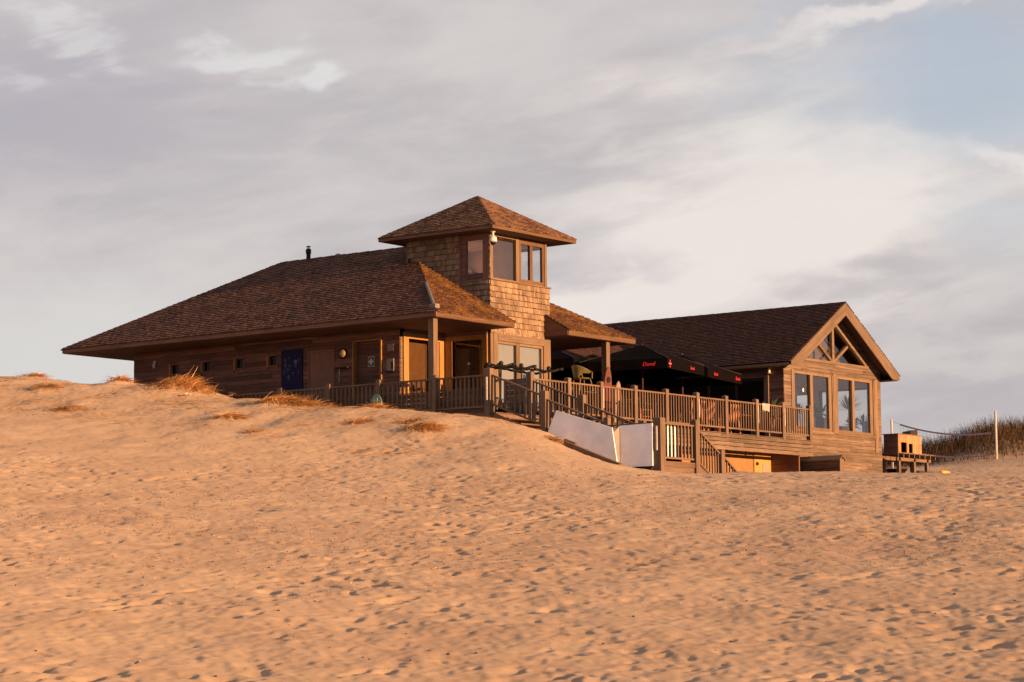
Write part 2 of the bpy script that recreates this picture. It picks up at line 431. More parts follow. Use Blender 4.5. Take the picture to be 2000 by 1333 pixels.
def win_y(name, parent, x, y0, y1, z0, z1, fw=.07, depth=.09, mt='frame', gl='glass', out=-1, gx=.04, mull=()):
    """window in a wall facing out (-x or +x); x is the outer plane"""
    f = MB(); a, b = sorted((x, x-out*depth))
    f.box(a, b, y0, y0+fw, z0, z1).box(a, b, y1-fw, y1, z0, z1).box(a, b, y0+fw, y1-fw, z1-fw, z1).box(a, b, y0+fw, y1-fw, z0, z0+fw)
    for m_, w in mull: f.box(a+.003, b-.003, m_-w/2, m_+w/2, z0+fw, z1-fw)
    fo = f.build(name, M[mt], parent)
    ys = [y0+fw]+[t for m_, w in mull for t in (m_-w/2, m_+w/2)]+[y1-fw]
    g0 = x-out*gx
    for p, q in zip(ys[::2], ys[1::2]): MB().box(min(g0, g0-out*.006), max(g0, g0-out*.006), p, q, z0+fw, z1-fw).build('pane', M[gl], fo)
    return fo
# ------------------------------------------------------------------ beach house with the lookout tower
C30, S30 = math.cos(math.radians(30.05)), math.sin(math.radians(30.05)); T = S30/C30
XW, YW, ZD = 9.82, 15.34, -2.95            # roof plan, deck level
house = thing('beach_house', 'long shingle roofed beach house with a square glazed lookout tower', 'house', (4.9, 7.0, -3.3))
TX0, TX1, TY0, TY1 = 3.64, 6.58, .90, 4.05
rf = MB()
rf.prism([(0,0,0),(4.91,4.91,2.84),(4.91,10.43,2.84),(0,15.34,0)], (0,0,-.06))
slope(rf, (0,0,0), (0,1,0), (C30,0,S30), 5.67, lambda v: v*C30, lambda v: YW-v*C30, .152, .12)
rf.prism([(9.82,0,-.001),(4.91,4.91,2.839),(4.91,10.43,2.839),(9.82,15.34,-.001)], (0,0,-.06))
slope(rf, (9.82,0,0), (0,1,0), (-C30,0,S30), 5.67, lambda v: v*C30, lambda v: YW-v*C30, .30, .5)
rf.prism([(0,15.34,0),(4.91,10.43,2.84),(9.82,15.34,0)], (0,0,-.06))
slope(rf, (0,15.34,0), (1,0,0), (0,-C30,S30), 5.67, lambda v: v*C30, lambda v: XW-v*C30, .30, .5)
roof = rf.build('roof', M['roof'], house)
for k, (q_, x0, x1) in enumerate((([(0,0,0),(3.62,0,0),(3.62,3.62,2.094)], 0, 3.625), ([(6.30,0,0),(9.82,0,0),(6.30,3.52,2.036)], 6.29, 9.9))):
    ff = MB(); ff.prism(q_, (0,0,-.06))
    slope(ff, (0,0,0), (1,0,0), (0,C30,S30), 5.6, lambda v: v*C30, lambda v: XW-v*C30, .152, .12, .030, holes=lambda v: ([(3.625, 20)] if k == 0 else [(-9, 6.29 if v*C30 < TY0-.05 else 6.6)]))
    tag(ff.build('roof_slope', M['roof_front'], roof), ('mossy front roof slope left of the tower','mossy front roof slope right of the tower')[k])
for a in (((.05,.05,.03), (3.66,3.66,2.11), (-C30,0,-S30), (0,-C30,-S30)), ((0,15.34,0), (4.91,10.43,2.84), (-C30,0,-S30), (0,C30,-S30)),
          ((9.77,.05,.03), (6.5,3.32,1.92), (C30,0,-S30), (0,-C30,-S30)), ((4.91,4.2,2.845), (4.91,10.43,2.845), (-C30,0,-S30), (C30,0,-S30), .14, .5, .02)):
    cpm = MB(); caps(cpm, *a); cpm.build('ridge_cap', M['cap'], roof)
fa = MB()
fa.box(-.028,0,-.028,YW+.028,-.15,-.012)
fa.box(XW,XW+.028,-.028,YW+.028,-.15,-.012); fa.box(0,XW,YW,YW+.028,-.15,-.012)
fa.build('fascia', M['fascia_y'], roof)
for p0, p1 in ((0,3.62),(6.30,XW)): MB().box(p0,p1,-.028,0,-.15,-.012).build('fascia', M['fascia_x'], roof)
so = MB()
so.box(0,1.60,0,YW,-.165,-.145).box(1.60,3.62,0,2.66,-.166,-.146).box(6.30,8.22,0,2.66,-.166,-.146).box(8.22,XW,0,YW,-.165,-.145).box(1.60,8.22,13.78,YW,-.166,-.146)
so.prism([(3.62,0,-.15),(3.62,.90,-.15),(3.62,.90,.50),(3.62,0,-.03)], (.02,0,0))
so.prism([(6.28,0,-.15),(6.28,.90,-.15),(6.28,.90,.50),(6.28,0,-.03)], (.02,0,0))
so.build('soffit', M['soffit'], roof)
hs = MB()
def hip(t, o=0): return Vector((t, t, T*t+.045+o))
for k, (w, o) in enumerate(((.075, 0), (.03, .012))):
    for s_ in ((1,0,0), (0,1,0)):
        a, b = hip(.38, o), hip(1.95, o); sv = Vector((w, 0, 0)) if s_[0] else Vector((0, w, 0))
        # strip down each side of the hip: lower edge follows its own slope
        dn = (Vector((-C30,0,-S30)) if s_[0] == 0 else Vector((0,-C30,-S30)))*w
        hs.add([a, b, b+dn, a+dn, a+Vector((0,0,.012)), b+Vector((0,0,.012)), b+dn+Vector((0,0,.012)), a+dn+Vector((0,0,.012))], [(0,1,2,3),(7,6,5,4),(0,4,5,1),(1,5,6,2),(2,6,7,3),(3,7,4,0)])
hs.box(.13,.33,.13,.33,.06,.235)
tag(hs.build('hip_flashing', M['lead'], roof), 'pale grey hip flashing with a block at its foot')
MB().lathe([(.07,2.7),(.07,3.02),(.088,3.04),(.088,3.16),(.07,3.19),(.04,3.20)], (4.92,9.28,0), 16).lathe([(.014,3.2),(.014,3.26)], (4.89,9.28,0), 6).lathe([(.014,3.2),(.014,3.26)], (4.95,9.28,0), 6).lathe([(.078,3.25),(.07,3.27),(.03,3.285)], (4.92,9.28,0), 16).build('chimney', M['black'], roof)
MB().lathe([(.15,2.72),(.15,2.84),(.135,2.90),(.09,2.955),(.03,2.98)], (5.25,8.3,0), 18).build('roof_vent', M['lead'], roof, True)
# walls of the long block
wm = MB(); holes = []
WINS = [11.94, 10.54, 9.13, 7.73]
for yc in WINS: holes.append((yc-.225, yc+.225, -.96, -.58))
D2 = (3.40, 4.48, -2.96, -.42); D1 = (5.20, 6.27, -2.96, -.58)
wall(wm, 'x', 1.61, 1.78, 2.65, 13.79, -3.6, -.15, holes+[D2, D1])
boards(wm, 'x', 1.609, -1, 2.66, 13.78, -3.6, -.17, holes+[D2, D1], .135)
wm.build('wall', M['clad_y'], house)
wb = MB(); wall(wb, 'x', 8.05, 8.21, 2.65, 13.79, -3.6, -.15); wall(wb, 'y', 13.62, 13.79, 1.78, 8.05, -3.6, -.15)
wall(wb, 'y', 2.65, 2.80, 6.60, 8.05, -3.6, -.15, [(6.9, 7.8, -2.95, -.6)])
boards(wb, 'y', 13.79, 1, 1.62, 8.2, -3.6, -.17, (), .135)
wb.build('wall', M['clad_x'], house)
for yc in WINS:
    y0, y1, z0, z1 = yc-.225, yc+.225, -.96, -.58
    f = MB()
    f.box(1.575,1.70,y0,y0+.05,z0,z1).box(1.575,1.70,y0+.05,y1-.05,z0,z0+.05).box(1.575,1.70,y0+.05,y1-.05,z1-.05,z1)
    fo = f.build('window', M['clad_y'], house); MB().box(1.56,1.70,y1-.06,y1,z0,z1).build('jamb', M['oiled'], fo)  # left jamb alone gets the brighter colour, in place of sunlight on it
    MB().box(1.672,1.678,y0+.05,y1-.05,z0+.05,z1-.05).build('pane', M['pane_dark'], fo)
# door with the first aid sign: deep alcove with a lit jamb
dr = MB(); boards(dr, 'x', 1.76, -1, D2[0], D2[1], D2[2], D2[3], (), .135, maxlen=9); dr.box(1.765,1.78,D2[0],D2[1],D2[2],D2[3])
dd = dr.build('door', M['clad_y'], house); tag(dd, 'boarded door in a deep alcove')
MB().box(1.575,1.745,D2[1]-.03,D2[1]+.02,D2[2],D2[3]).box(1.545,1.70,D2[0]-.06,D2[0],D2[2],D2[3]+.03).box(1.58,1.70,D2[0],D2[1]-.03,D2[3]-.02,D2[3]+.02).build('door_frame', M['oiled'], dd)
MB().lathe([(.018,0),(.018,.09)], (1.66,3.52,-1.95), 8, 'x').build('handle', M['metal'], dd)
dr = MB().box(1.60,1.64,D1[0]+.05,D1[1]-.05,D1[2],D1[3]-.05)
for k in range(9): dr.box(1.596,1.60,D1[0]+.3,D1[1]-.3,-1.15-k*.115,-1.10-k*.115)
dd = dr.build('door', M['door'], house); tag(dd, 'plain pale brown door with slotted middle')
MB().box(1.566,1.66,D1[0],D1[0]+.05,D1[2],D1[3]).box(1.575,1.66,D1[1]-.05,D1[1],D1[2],D1[3]).box(1.575,1.66,D1[0]+.05,D1[1]-.05,D1[3]-.05,D1[3]).build('door_frame', M['door'], dd)
MB().lathe([(.018,0),(.018,.08)], (1.54,5.36,-1.95), 8, 'x').build('handle', M['metal'], dd)
# porch recess: glazed door facing the sea and glazed door in the tower's side
rw = MB(); rw.box(1.61,3.64,2.65,2.80,-.40,-.15).box(1.61,1.70,2.648,2.80,-3.6,-.40)
rw.build('lintel', M['clad_x'], house)
MB().box(3.585,3.645,1.0,2.645,-.285,-.168).build('lintel', M['clad_y'], house)
f = MB().box(1.70,1.93,2.60,2.72,ZD,-.27).box(3.36,3.63,2.60,2.72,ZD,-.27).box(1.93,3.36,2.60,2.72,-.43,-.27).box(1.93,3.36,2.62,2.72,ZD,ZD+.18).box(1.93,1.97,2.64,2.72,ZD+.18,-.43).box(3.30,3.36,2.64,2.72,ZD+.18,-.43).box(3.25,3.28,2.63,2.72,ZD+.18,-.43)
dd = f.build('door', M['oiled'], house); tag(dd, 'sunlit glazed porch door facing the sea')
MB().box(1.97,3.25,2.675,2.682,ZD+.18,-.43).build('pane', M['glass_d'], dd)
MB().tube([(3.1,2.66,-1.75),(3.1,2.58,-1.75),(3.1,2.56,-1.85),(3.1,2.58,-2.05),(3.1,2.66,-2.07)], .018, 8).build('handle', M['metal'], dd)
f = MB().box(3.60,3.70,2.36,2.60,ZD,-.28).box(3.60,3.70,1.0,1.20,ZD,-.28).box(3.60,3.70,1.20,2.36,-.42,-.28).box(3.60,3.70,1.20,2.36,ZD,ZD+.12).box(3.57,3.60,2.30,2.36,ZD,-.42)
dd = f.build('door', M['oiled'], house); tag(dd, 'dark glazed porch door in the tower side')
MB().box(3.655,3.662,1.20,2.36,ZD+.12,-.42).build('pane', M['glass_d'], dd)
MB().lathe([(.0,-.02),(.035,-.015),(.045,0),(.035,.015)], (3.645,1.72,-1.12), 12, 'x').build('sensor', M['white'], dd)
# things seen through the porch glass
MB().box(1.80,3.60,3.05,3.10,ZD,-.17).box(3.95,4.0,1.02,3.0,ZD,-.17).box(1.80,8.05,2.8,13.6,-3.02,ZD-.002).build('interior_wall', plain('amber_interior', (.20,.115,.05), .9), house)
MB().box(6.345,6.358,1.05,3.9,1.25,1.44).box(6.345,6.358,1.97,3.9,1.44,2.72).box(6.345,6.358,1.05,1.97,2.61,2.72).box(3.78,6.34,3.92,3.945,1.25,2.72).box(3.78,6.34,1.05,3.92,1.225,1.245).box(3.78,6.34,1.05,3.91,2.70,2.718).build('interior_wall', M['inner'], house)
for i, (x0, y0) in enumerate(((.13,.20), (8.58,.20))):
    MB().box(x0,x0+.19,y0,y0+.19,-4.4 if i else -3.5,-.166).build('porch_column', M['post'], house)
# tower
tw = MB(); core = MB()
LW = (.94, 2.06, 1.385, 2.73)                 # left window hole y0,y1,z0,z1
RWN = (1.00, 1.95, 1.45, 2.60)
wall(core, 'x', TX0+.002, TX0+.12, TY0+.12, TY1, -.10, 2.74, [LW])
wall(core, 'x', TX0+.002, TX0+.12, TY0+.12, 1.0, -3.3, -.10); wall(core, 'x', TX0+.002, TX0+.12, 1.0, 2.66, -.28, -.10)
wshingles(tw, 'x', TX0, -1, TY0-.02, TY1, -.16, 2.74, [LW], lim=lambda z: (TY0-.02, min(TY1, max(1.2, z/T+.35))))
wall(core, 'y', TY0+.002, TY0+.12, TX0+.12, TX1-.12, -.24, 1.33)
wshingles(tw, 'y', TY0, -1, TX0, TX1, -.26, 1.33)
wall(core, 'x', TX1-.12, TX1-.002, TY0, TY1, -.3, 1.33); wshingles(tw, 'x', TX1, 1, TY0, TY1, -.3, 1.33)
wall(core, 'x', 6.36, 6.45, TY0+.1, TY1, 1.33, 2.74, [RWN]); wshingles(tw, 'x', 6.45, 1, 1.95, TY1, 1.36, 2.74)
wall(core, 'y', TY1-.1, TY1-.002, TX0+.12, 6.45, -.3, 2.74); wshingles(tw, 'y', TY1, 1, TX0, 6.46, 0, 2.74)
wshingles(tw, 'y', TY1-.1, -1, TX0+.12, 6.36, 1.3, 2.74)
core.box(TX0+.12,6.45,TY0+.12,TY1-.1,1.16,1.222)
tower = tw.build('tower', M['wall_sh'], house); core.build('sheathing', M['darkwood'], tower)  # core coloured dark to paint the shadow lines between shingle rows
cb = MB().box(TX0-.03,TX0+.0,TY1-.02,TY1+.045,1.9,2.735).build('corner_board', M['frame'], tower)
MB().box(TX0-.035,TX1+.04,TY0-.06,TY0+.14,1.335,1.375).box(TX1-.15,TX1+.04,TY0+.14,TY1,1.335,1.375).box(TX0-.035,TX0+.12,TY0+.14,2.10,1.335,1.37).build('sill', M['frame_x'], tower)
f = MB().box(TX0-.02,TX0+.13,TY0-.02,TY0+.12,1.375,2.735).box(4.92,5.06,TY0-.015,TY0+.10,1.375,2.735)
f.box(TX0+.13,4.92,TY0+.0,TY0+.10,2.66,2.735).box(TX0+.13,4.92,TY0+.0,TY0+.1,1.375,1.41)
fo = f.build('window', M['frame'], tower); tag(fo, 'large fixed front window of the tower')
MB().box(TX0+.13,4.92,TY0+.045,TY0+.052,1.41,2.66).build('pane', M['glass'], fo)
MB().box(6.36,6.46,TY0-.015,TY0+.1,1.375,2.735).build('window_post', M['frame'], tower)
f = MB().box(5.06,5.19,TY0+.005,TY0+.09,1.375,2.72).box(6.25,6.36,TY0+.005,TY0+.09,1.375,2.72).box(5.19,6.25,TY0+.005,TY0+.09,2.57,2.72).box(5.19,6.25,TY0+.005,TY0+.09,1.375,1.50).box(5.63,5.76,TY0+.003,TY0+.09,1.5,2.57)
for x in (5.22,5.50,5.86,6.14): f.box(x,x+.03,TY0-.003,TY0+.005,1.43,1.455)
fo = f.build('window', M['frame_brown'], tower); tag(fo, 'double casement window of the tower')
for p, q in ((5.19,5.63),(5.76,6.25)): MB().box(p,q,TY0+.045,TY0+.052,1.5,2.57).build('pane', M['glass'], fo)
MB().box(5.57,5.60,TY0-.02,TY0+.01,1.95,2.12).build('window_handle', M['black'], fo)
f = MB().box(TX0-.03,TX0+.06,1.98,2.06,1.37,2.735).box(TX0-.005,TX0+.09,1.78,1.98,1.37,2.735).box(TX0-.005,TX0+.09,TY0+.12,1.16,1.37,2.735).box(TX0-.005,TX0+.09,1.16,1.78,2.56,2.735).box(TX0-.005,TX0+.09,1.16,1.78,1.37,1.56)
fo = f.build('window', M['clad_y'], tower); tag(fo, 'shaded side window of the tower')
MB().box(TX0+.03,TX0+.036,1.16,1.78,1.56,2.56).build('pane', M['glass'], fo)
win_y('window', tower, 6.46, RWN[0], RWN[1], RWN[2], RWN[3], .06, .1, out=1, mull=[(1.47,.05)])
# glazed doors at the foot of the tower
f = MB()
f.box(3.78,3.98,TY0-.03,TY0+.1,ZD,-.25).box(6.24,6.54,TY0-.03,TY0+.1,ZD,-.25)
MB().box(3.98,6.24,TY0-.04,TY0+.1,-.455,-.24).build('lintel', M['frame_x'], tower)
f.box(3.98,4.03,TY0+.01,TY0+.09,ZD,-.46).box(6.17,6.24,TY0+.01,TY0+.09,ZD,-.46).box(4.90,5.08,TY0,TY0+.09,ZD,-.46).box(4.03,4.90,TY0+.01,TY0+.09,-.53,-.46).box(5.08,6.17,TY0+.01,TY0+.09,-.53,-.46)
f.box(4.03,4.90,TY0+.01,TY0+.09,ZD,ZD+.12).box(5.08,6.17,TY0+.01,TY0+.09,ZD,ZD+.12)
dd = f.build('door', M['frame'], tower); tag(dd, 'pair of glazed doors at the foot of the tower')
for p, q in ((4.03,4.90),(5.08,6.17)):
    MB().box(p,q,TY0+.04,TY0+.047,ZD+.12,-.53).build('pane', M['glass'], dd)
    MB().box(p,q,TY0+.11,TY0+.115,ZD+.12,-.53).build('blind', plain('pale_blind', (.20,.215,.205), .9, var=.03) if p < 4.5 else bpy.data.materials['pale_blind'], dd)  # pale sheet added behind the glass to stand in for reflected sky
MB().box(TX0+.0,3.78,TY0-.012,TY0+.1,-3.3,-.25).build('corner_board', M['frame'], tower)
MB().box(6.54,TX1+.02,TY0-.02,TY0+.12,-3.3,-.25).box(TX1-.12,TX1,TY0+.12,TY1,-3.3,-.3).build('corner_board', M['frame'], tower)
# tower roof
EX0, EX1, EY0, EY1, EZ, AZ = 2.98, 7.10, .27, 4.62, 2.86, 4.16
ap = Vector(((EX0+EX1)/2, (EY0+EY1)/2, AZ)); cs = [Vector(p) for p in ((EX0,EY0,EZ),(EX1,EY0,EZ),(EX1,EY1,EZ),(EX0,EY1,EZ))]
tr = MB()
for i in range(4):
    a, b = cs[i], cs[(i+1)%4]; U = (b-a); L = U.length; U.normalize()
    mid = (a+b)/2; V = ap-mid; vm = V.length; V.normalize()
    tr.prism([a, b, ap], (0,0,-.05))
    slope(tr, a, U, V, vm, lambda v, L=L, vm=vm: L/2*v/vm, lambda v, L=L, vm=vm: L-L/2*v/vm, .135, .14)
to = tr.build('tower_roof', shingle('tower_shingles', (.06,.030,.018), (.19,.105,.062), (.12,.066,.025), amt=.5), house)
cm = MB()
for i in range(4):
    p = cs[i]; pv, nx = cs[i-1], cs[(i+1)%4]
    n1 = (((p+nx)/2)-ap).normalized(); n2 = (((p+pv)/2)-ap).normalized()
    caps(cm, p+(ap-p)*.02, ap, n1, n2, .12)
cm.build('ridge_cap', M['cap'], to)
MB().box(EX0,EX1,EY0-.025,EY0,EZ-.125,EZ-.012).build('fascia', M['fascia_x'], to)
MB().box(EX0-.025,EX0,EY0-.025,EY1+.025,EZ-.125,EZ-.012).box(EX1,EX1+.025,EY0-.025,EY1+.025,EZ-.125,EZ-.012).box(EX0,EX1,EY1,EY1+.025,EZ-.125,EZ-.012).build('fascia', M['fascia_y'], to)
MB().box(EX0,EX1,EY0,EY1,EZ-.115,EZ-.095).build('soffit', M['soffit'], to)
# ---- things fixed to the house
sc_ = thing('security_camera', 'white dome camera under the corner of the tower eave', 'camera', (3.42,.60,2.745))
MB().lathe([(.075,2.745),(.075,2.70),(.035,2.68),(.03,2.62),(.05,2.58)], (3.42,.6,0), 16).build('bracket', M['white'], sc_, True)
MB().lathe([(.05,2.58),(.10,2.55),(.118,2.49),(.118,2.41),(.105,2.40)], (3.42,.6,0), 20).build('housing', M['white'], sc_, True)
MB().lathe([(.085,2.405),(.078,2.35),(.05,2.315),(.01,2.30)], (3.42,.6,0), 16).build('lens_dome', M['black'], sc_, True)
# deep blue poster of pale jellyfish
def jelly():
    m_, h, b = mat('jellyfish_poster'); p_ = pos(h); x, y, z = h.sep(p_); acc = None
    for (yc, zc, r, k) in ((7.18,-.80,.05,.6),(7.02,-.74,.05,.35),(6.74,-.87,.085,1.0),(7.16,-.95,.06,.7),(6.98,-.98,.06,.5),(6.60,-.80,.05,.35),(7.22,-1.15,.055,.6),(7.06,-1.10,.05,.55),(6.85,-1.20,.045,.65),(7.02,-1.31,.065,.6),(6.63,-1.16,.05,.4)):
        dy_ = h.m('DIVIDE', h.m('SUBTRACT', y, yc), r); dz_ = h.m('DIVIDE', h.m('SUBTRACT', z, zc), r*.8)
        bell = h.m('MULTIPLY', h.ramp(h.m('ADD', h.m('MULTIPLY', dy_, dy_), h.m('MULTIPLY', dz_, dz_)), 1.2, .1), k)
        dt = h.m('DIVIDE', h.m('SUBTRACT', z, zc-r*1.1), r*1.5)
        tail = h.m('MULTIPLY', h.ramp(h.m('ADD', h.m('MULTIPLY', h.m('MULTIPLY', dy_, dy_), 1.8), h.m('MULTIPLY', dt, dt)), 1.0, .0), k*.5)
        s_ = h.m('MAXIMUM', bell, tail); acc = s_ if acc is None else h.m('MAXIMUM', acc, s_)
    n = h.noise(p_, 26, 4, .6); acc = h.m('MULTIPLY', acc, h.ramp(n, .3, .6, .5, 1))
    h.put(b.inputs['Base Color'], h.mix(acc, (.011,.011,.055,1), (.12,.16,.32,1))); b.inputs['Roughness'].default_value = .6; b.inputs['Specular IOR Level'].default_value = .12
    return m_
tag(MB().box(1.545,1.575,6.47,7.33,-1.77,-.50).build('poster', jelly(), None), 'tall dark blue poster of pale jellyfish on the house wall', 'poster')
fs = thing('first_aid_sign', 'small dark sign with a white cross on the boarded door', 'sign', (1.72,3.88,-1.20))
MB().box(1.722,1.735,3.76,4.00,-1.20,-.90).build('sign_border', M['white'], fs)
MB().box(1.718,1.722,3.775,3.985,-1.185,-.915).build('sign_panel', plain('dark_green_sign', (.012,.04,.025), .5), fs)
MB().box(1.714,1.718,3.85,3.91,-1.14,-.96).box(1.7145,1.718,3.80,3.85,-1.08,-1.02).box(1.7145,1.718,3.91,3.96,-1.08,-1.02).build('cross', M['white'], fs)
tag(MB().box(1.578,1.586,2.90,3.13,-.80,-.59).build('notice', M['paper'], None), 'small pale paper notice high on the wall beside the porch', 'notice')
nb = thing('notice_box', 'white framed notice with a dark figure below the small paper notice', 'notice', (1.58,3.0,-1.4))
MB().box(1.56,1.586,2.88,3.14,-1.38,-1.03).build('panel', M['paper'], nb)
MB().prism([(1.557,2.90,-1.34),(1.557,2.98,-1.34),(1.557,2.97,-1.22),(1.557,2.98,-1.15),(1.557,2.93,-1.11),(1.557,2.89,-1.18)], (.004,0,0)).build('figure', M['black'], nb)
MB().box(1.53,1.59,2.87,3.15,-1.43,-1.385).build('tray', M['darkwood'], nb)
lm = thing('bulkhead_lamp', 'round unlit wall lamp with a half hood between the two doors', 'lamp', (1.58,4.86,-.75))
MB().lathe([(.16,1.585),(.16,1.55),(.13,1.53)], (0,4.86,-.76), 20, 'x').build('base', M['black'], lm, True)
MB().lathe([(.125,1.53),(.11,1.50),(.07,1.47),(.01,1.46)], (0,4.84,-.76), 20, 'x').build('diffuser', plain('lamp_cream', (.22,.15,.085), .4), lm, True)
sl = thing('wall_lamp', 'tiny pale wall lamp near the far end of the house wall', 'lamp', (1.58,12.81,-.6))
MB().box(1.55,1.59,12.75,12.86,-.50,-.46).build('base', M['metal'], sl); MB().lathe([(.04,-.50),(.05,-.56),(.045,-.66),(.02,-.68)], (1.54,12.81,0), 10).build('lamp_shade', M['white'], sl, True)
sf = thing('wall_shelf', 'narrow dark shelf with a wire frame below the round wall lamp', 'shelf', (1.5,4.85,-1.3))
MB().box(1.45,1.588,4.60,5.10,-1.20,-1.17).build('shelf', M['darkwood'], sf)
MB().tube([(1.54,4.98,-1.19),(1.54,4.98,-1.62),(1.54,4.64,-1.62)], .009, 6).build('wire_frame', M['metal'], sf)
# ------------------------------------------------------------------ gabled dining hall and the link behind the deck
hall = thing('gabled_hall', 'timber clad hall with a glazed gable end facing the beach', 'building', (22.2, 6.0, -4.0))
GX0, GX1, GY1 = 18.80, 25.57, 13.0
RX, RZ, ELX, ERX, EZg, GYB = 22.18, 2.25, 18.36, 26.02, -.09, -.55
sg = (RZ-EZg)/(RX-ELX); Cg = 1/math.sqrt(1+sg*sg); Sg = sg*Cg; Lg = (RX-ELX)/Cg
gr = MB()
gr.prism([(ELX,GYB,EZg),(RX,GYB,RZ),(RX,GY1+.5,RZ),(ELX,GY1+.5,EZg)], (0,0,-.07))
gr.prism([(ERX,GYB,EZg),(RX,GYB,RZ-.001),(RX,GY1+.5,RZ-.001),(ERX,GY1+.5,EZg)], (0,0,-.07))
slope(gr, (ELX,GYB-.03,EZg), (0,1,0), (Cg,0,Sg), Lg, lambda v: 0, lambda v: GY1+1.05, .125, .14)
slope(gr, (ERX,GYB-.03,EZg), (0,1,0), (-Cg,0,Sg), Lg, lambda v: 0, lambda v: GY1+1.05, .155, .17)
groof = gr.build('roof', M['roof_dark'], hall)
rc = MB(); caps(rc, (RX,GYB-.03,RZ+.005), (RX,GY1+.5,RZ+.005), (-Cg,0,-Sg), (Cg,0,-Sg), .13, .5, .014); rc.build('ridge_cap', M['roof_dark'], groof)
def rz(x): return RZ-abs(x-RX)*sg
b1 = MB()
b1.prism([(ELX,GYB,EZg-.01),(RX,GYB,RZ-.01),(RX,GYB,RZ-.46),(ELX+.62,GYB,EZg-.10),(ELX+.5,GYB,EZg-.15),(ELX,GYB,EZg-.15)], (0,-.035,0))
b1.build('bargeboard', wood('bargeboard_timber_left', (.088,.060,.040), (.160,.112,.076), 'l', .1), groof)
b1 = MB()
b1.prism([(ERX,GYB,EZg-.01),(RX+.003,GYB,RZ-.01),(RX+.003,GYB,RZ-.46),(ERX-.62,GYB,EZg-.12),(ERX-.5,GYB,EZg-.17),(ERX,GYB,EZg-.17)], (0,-.035,0))
b1.build('bargeboard', wood('bargeboard_timber_right', (.088,.060,.040), (.160,.112,.076), 'r', .1), groof)
so = MB()
so.prism([(ELX+.02,GYB+.002,EZg-.13),(RX,GYB+.002,RZ-.13),(RX,GYB+.002,RZ-.10),(ELX+.02,GYB+.002,EZg-.10)], (0,.54,0))
so.prism([(ERX-.02,GYB+.002,EZg-.13),(RX,GYB+.002,RZ-.13),(RX,GYB+.002,RZ-.10),(ERX-.02,GYB+.002,EZg-.10)], (0,.54,0))
so.box(ELX,GX0,.0,GY1,-.26,-.24).box(GX1,ERX,-.5,GY1,-.28,-.26).box(ERX-.02,ERX,-.5,GY1,-.26,-.12)
so.build('soffit', M['soffit'], groof)
gt = MB(); gt.tube([(ELX-.04,GYB+.05,-.20),(ELX-.04,GY1,-.20)], .06, 8); gt.build('gutter', M['black'], groof, True)
MB().lathe([(.05,.9),(.05,1.40),(.065,1.42),(.065,1.5)], (24.4,3.2,0), 12).box(24.25,24.55,3.05,3.35,.7,.95).build('roof_vent', M['black'], groof)
# gable wall
GW = [(19.44, 22.13, -2.32, -.31), (22.40, 25.08, -2.32, -.31)]
TRI = (19.63, 24.73, .13); TSL = .612
wm = MB()
wall(wm, 'y', .0, .16, GX0, GX1, -5.2, .10, GW)
zc = .10
while zc < 1.95:   # gable core round the triangular light
    zh = zc+.05; lo, hi = RX-(RZ-.14-zc)/sg, RX+(RZ-.14-zc)/sg
    hl = ((zc-TRI[2])*(1/TSL)) if zc > TRI[2] else None
    hs_ = [] if hl is None or hl > 2.0 else [(TRI[0]+hl, TRI[1]-hl)]
    for p, q in ivals(max(lo, GX0), min(hi, GX1), hs_): wm.box(p, q, .0, .16, zc, zh)
    zc = zh
boards(wm, 'y', -.001, -1, GX0, GX1, -5.2, .16, GW, .118, .024, .008)
hh = .16
boards(wm, 'y', -.001, -1, GX0, GX1, .16, 1.9, [(TRI[0]+k*.118/TSL-.02, TRI[1]-k*.118/TSL+.02, .16+k*.118, .16+(k+1)*.118) for k in range(14)], .118, .022, .008, lim=lambda z: (max(GX0, RX-(RZ-.15-z)/sg), min(GX1, RX+(RZ-.15-z)/sg)))
wm.build('wall', M['clad_x'], hall)
wl = MB(); LH = [(.72, 8.6, -2.95, -.55)]
wall(wl, 'x', GX0+.001, GX0+.15, .16, GY1, -5.2, -.1, LH); boards(wl, 'x', GX0, -1, -.02, GY1, -5.2, -.26, LH, .118)
wl.build('wall', M['clad_y'], hall)
wr = MB(); RH = [(.26,2.46,-2.4,-.50),(2.72,3.55,-2.4,-.55),(3.68,4.70,-2.4,-.55),(6.3,7.3,-2.3,-.85),(9,10.6,-2.3,-.85)]
wall(wr, 'x', GX1-.15, GX1-.001, .16, GY1, -5.2, -.1, RH); boards(wr, 'x', GX1, 1, -.02, GY1, -5.2, -.26, RH, .118)
wall(wr, 'y', GY1-.15, GY1, GX0, GX1, -5.2, -.1, [(19.4,21.8,-2.5,-.55),(22.4,25,-2.5,-.55)]); wr.build('wall', M['clad_y'], hall)
for a, b, c_, d_ in RH: win_y('window', hall, GX1, a, b, c_, d_, .06, .1, out=1)
for a, b in ((19.4,21.8),(22.4,25)):
    win_x('window', hall, GY1-.12, a, b, -2.5, -.55, .06, .1)
ii = MB().box(GX0+.16,GX1-.16,.17,GY1-.16,-3.05,-2.97).box(GX0+.16,GX1-.16,.17,GY1-.16,-.28,-.24)
ii.build('interior_floor', M['inner'], hall)
ln = MB(); wall(ln, 'x', GX1-.19, GX1-.152, .18, GY1-.16, -2.97, -.28, RH); ln.box(GX0+.2,GX1-.2,7.0,7.05,-2.97,-.28); ln.build('interior_wall', M['inner'], hall)
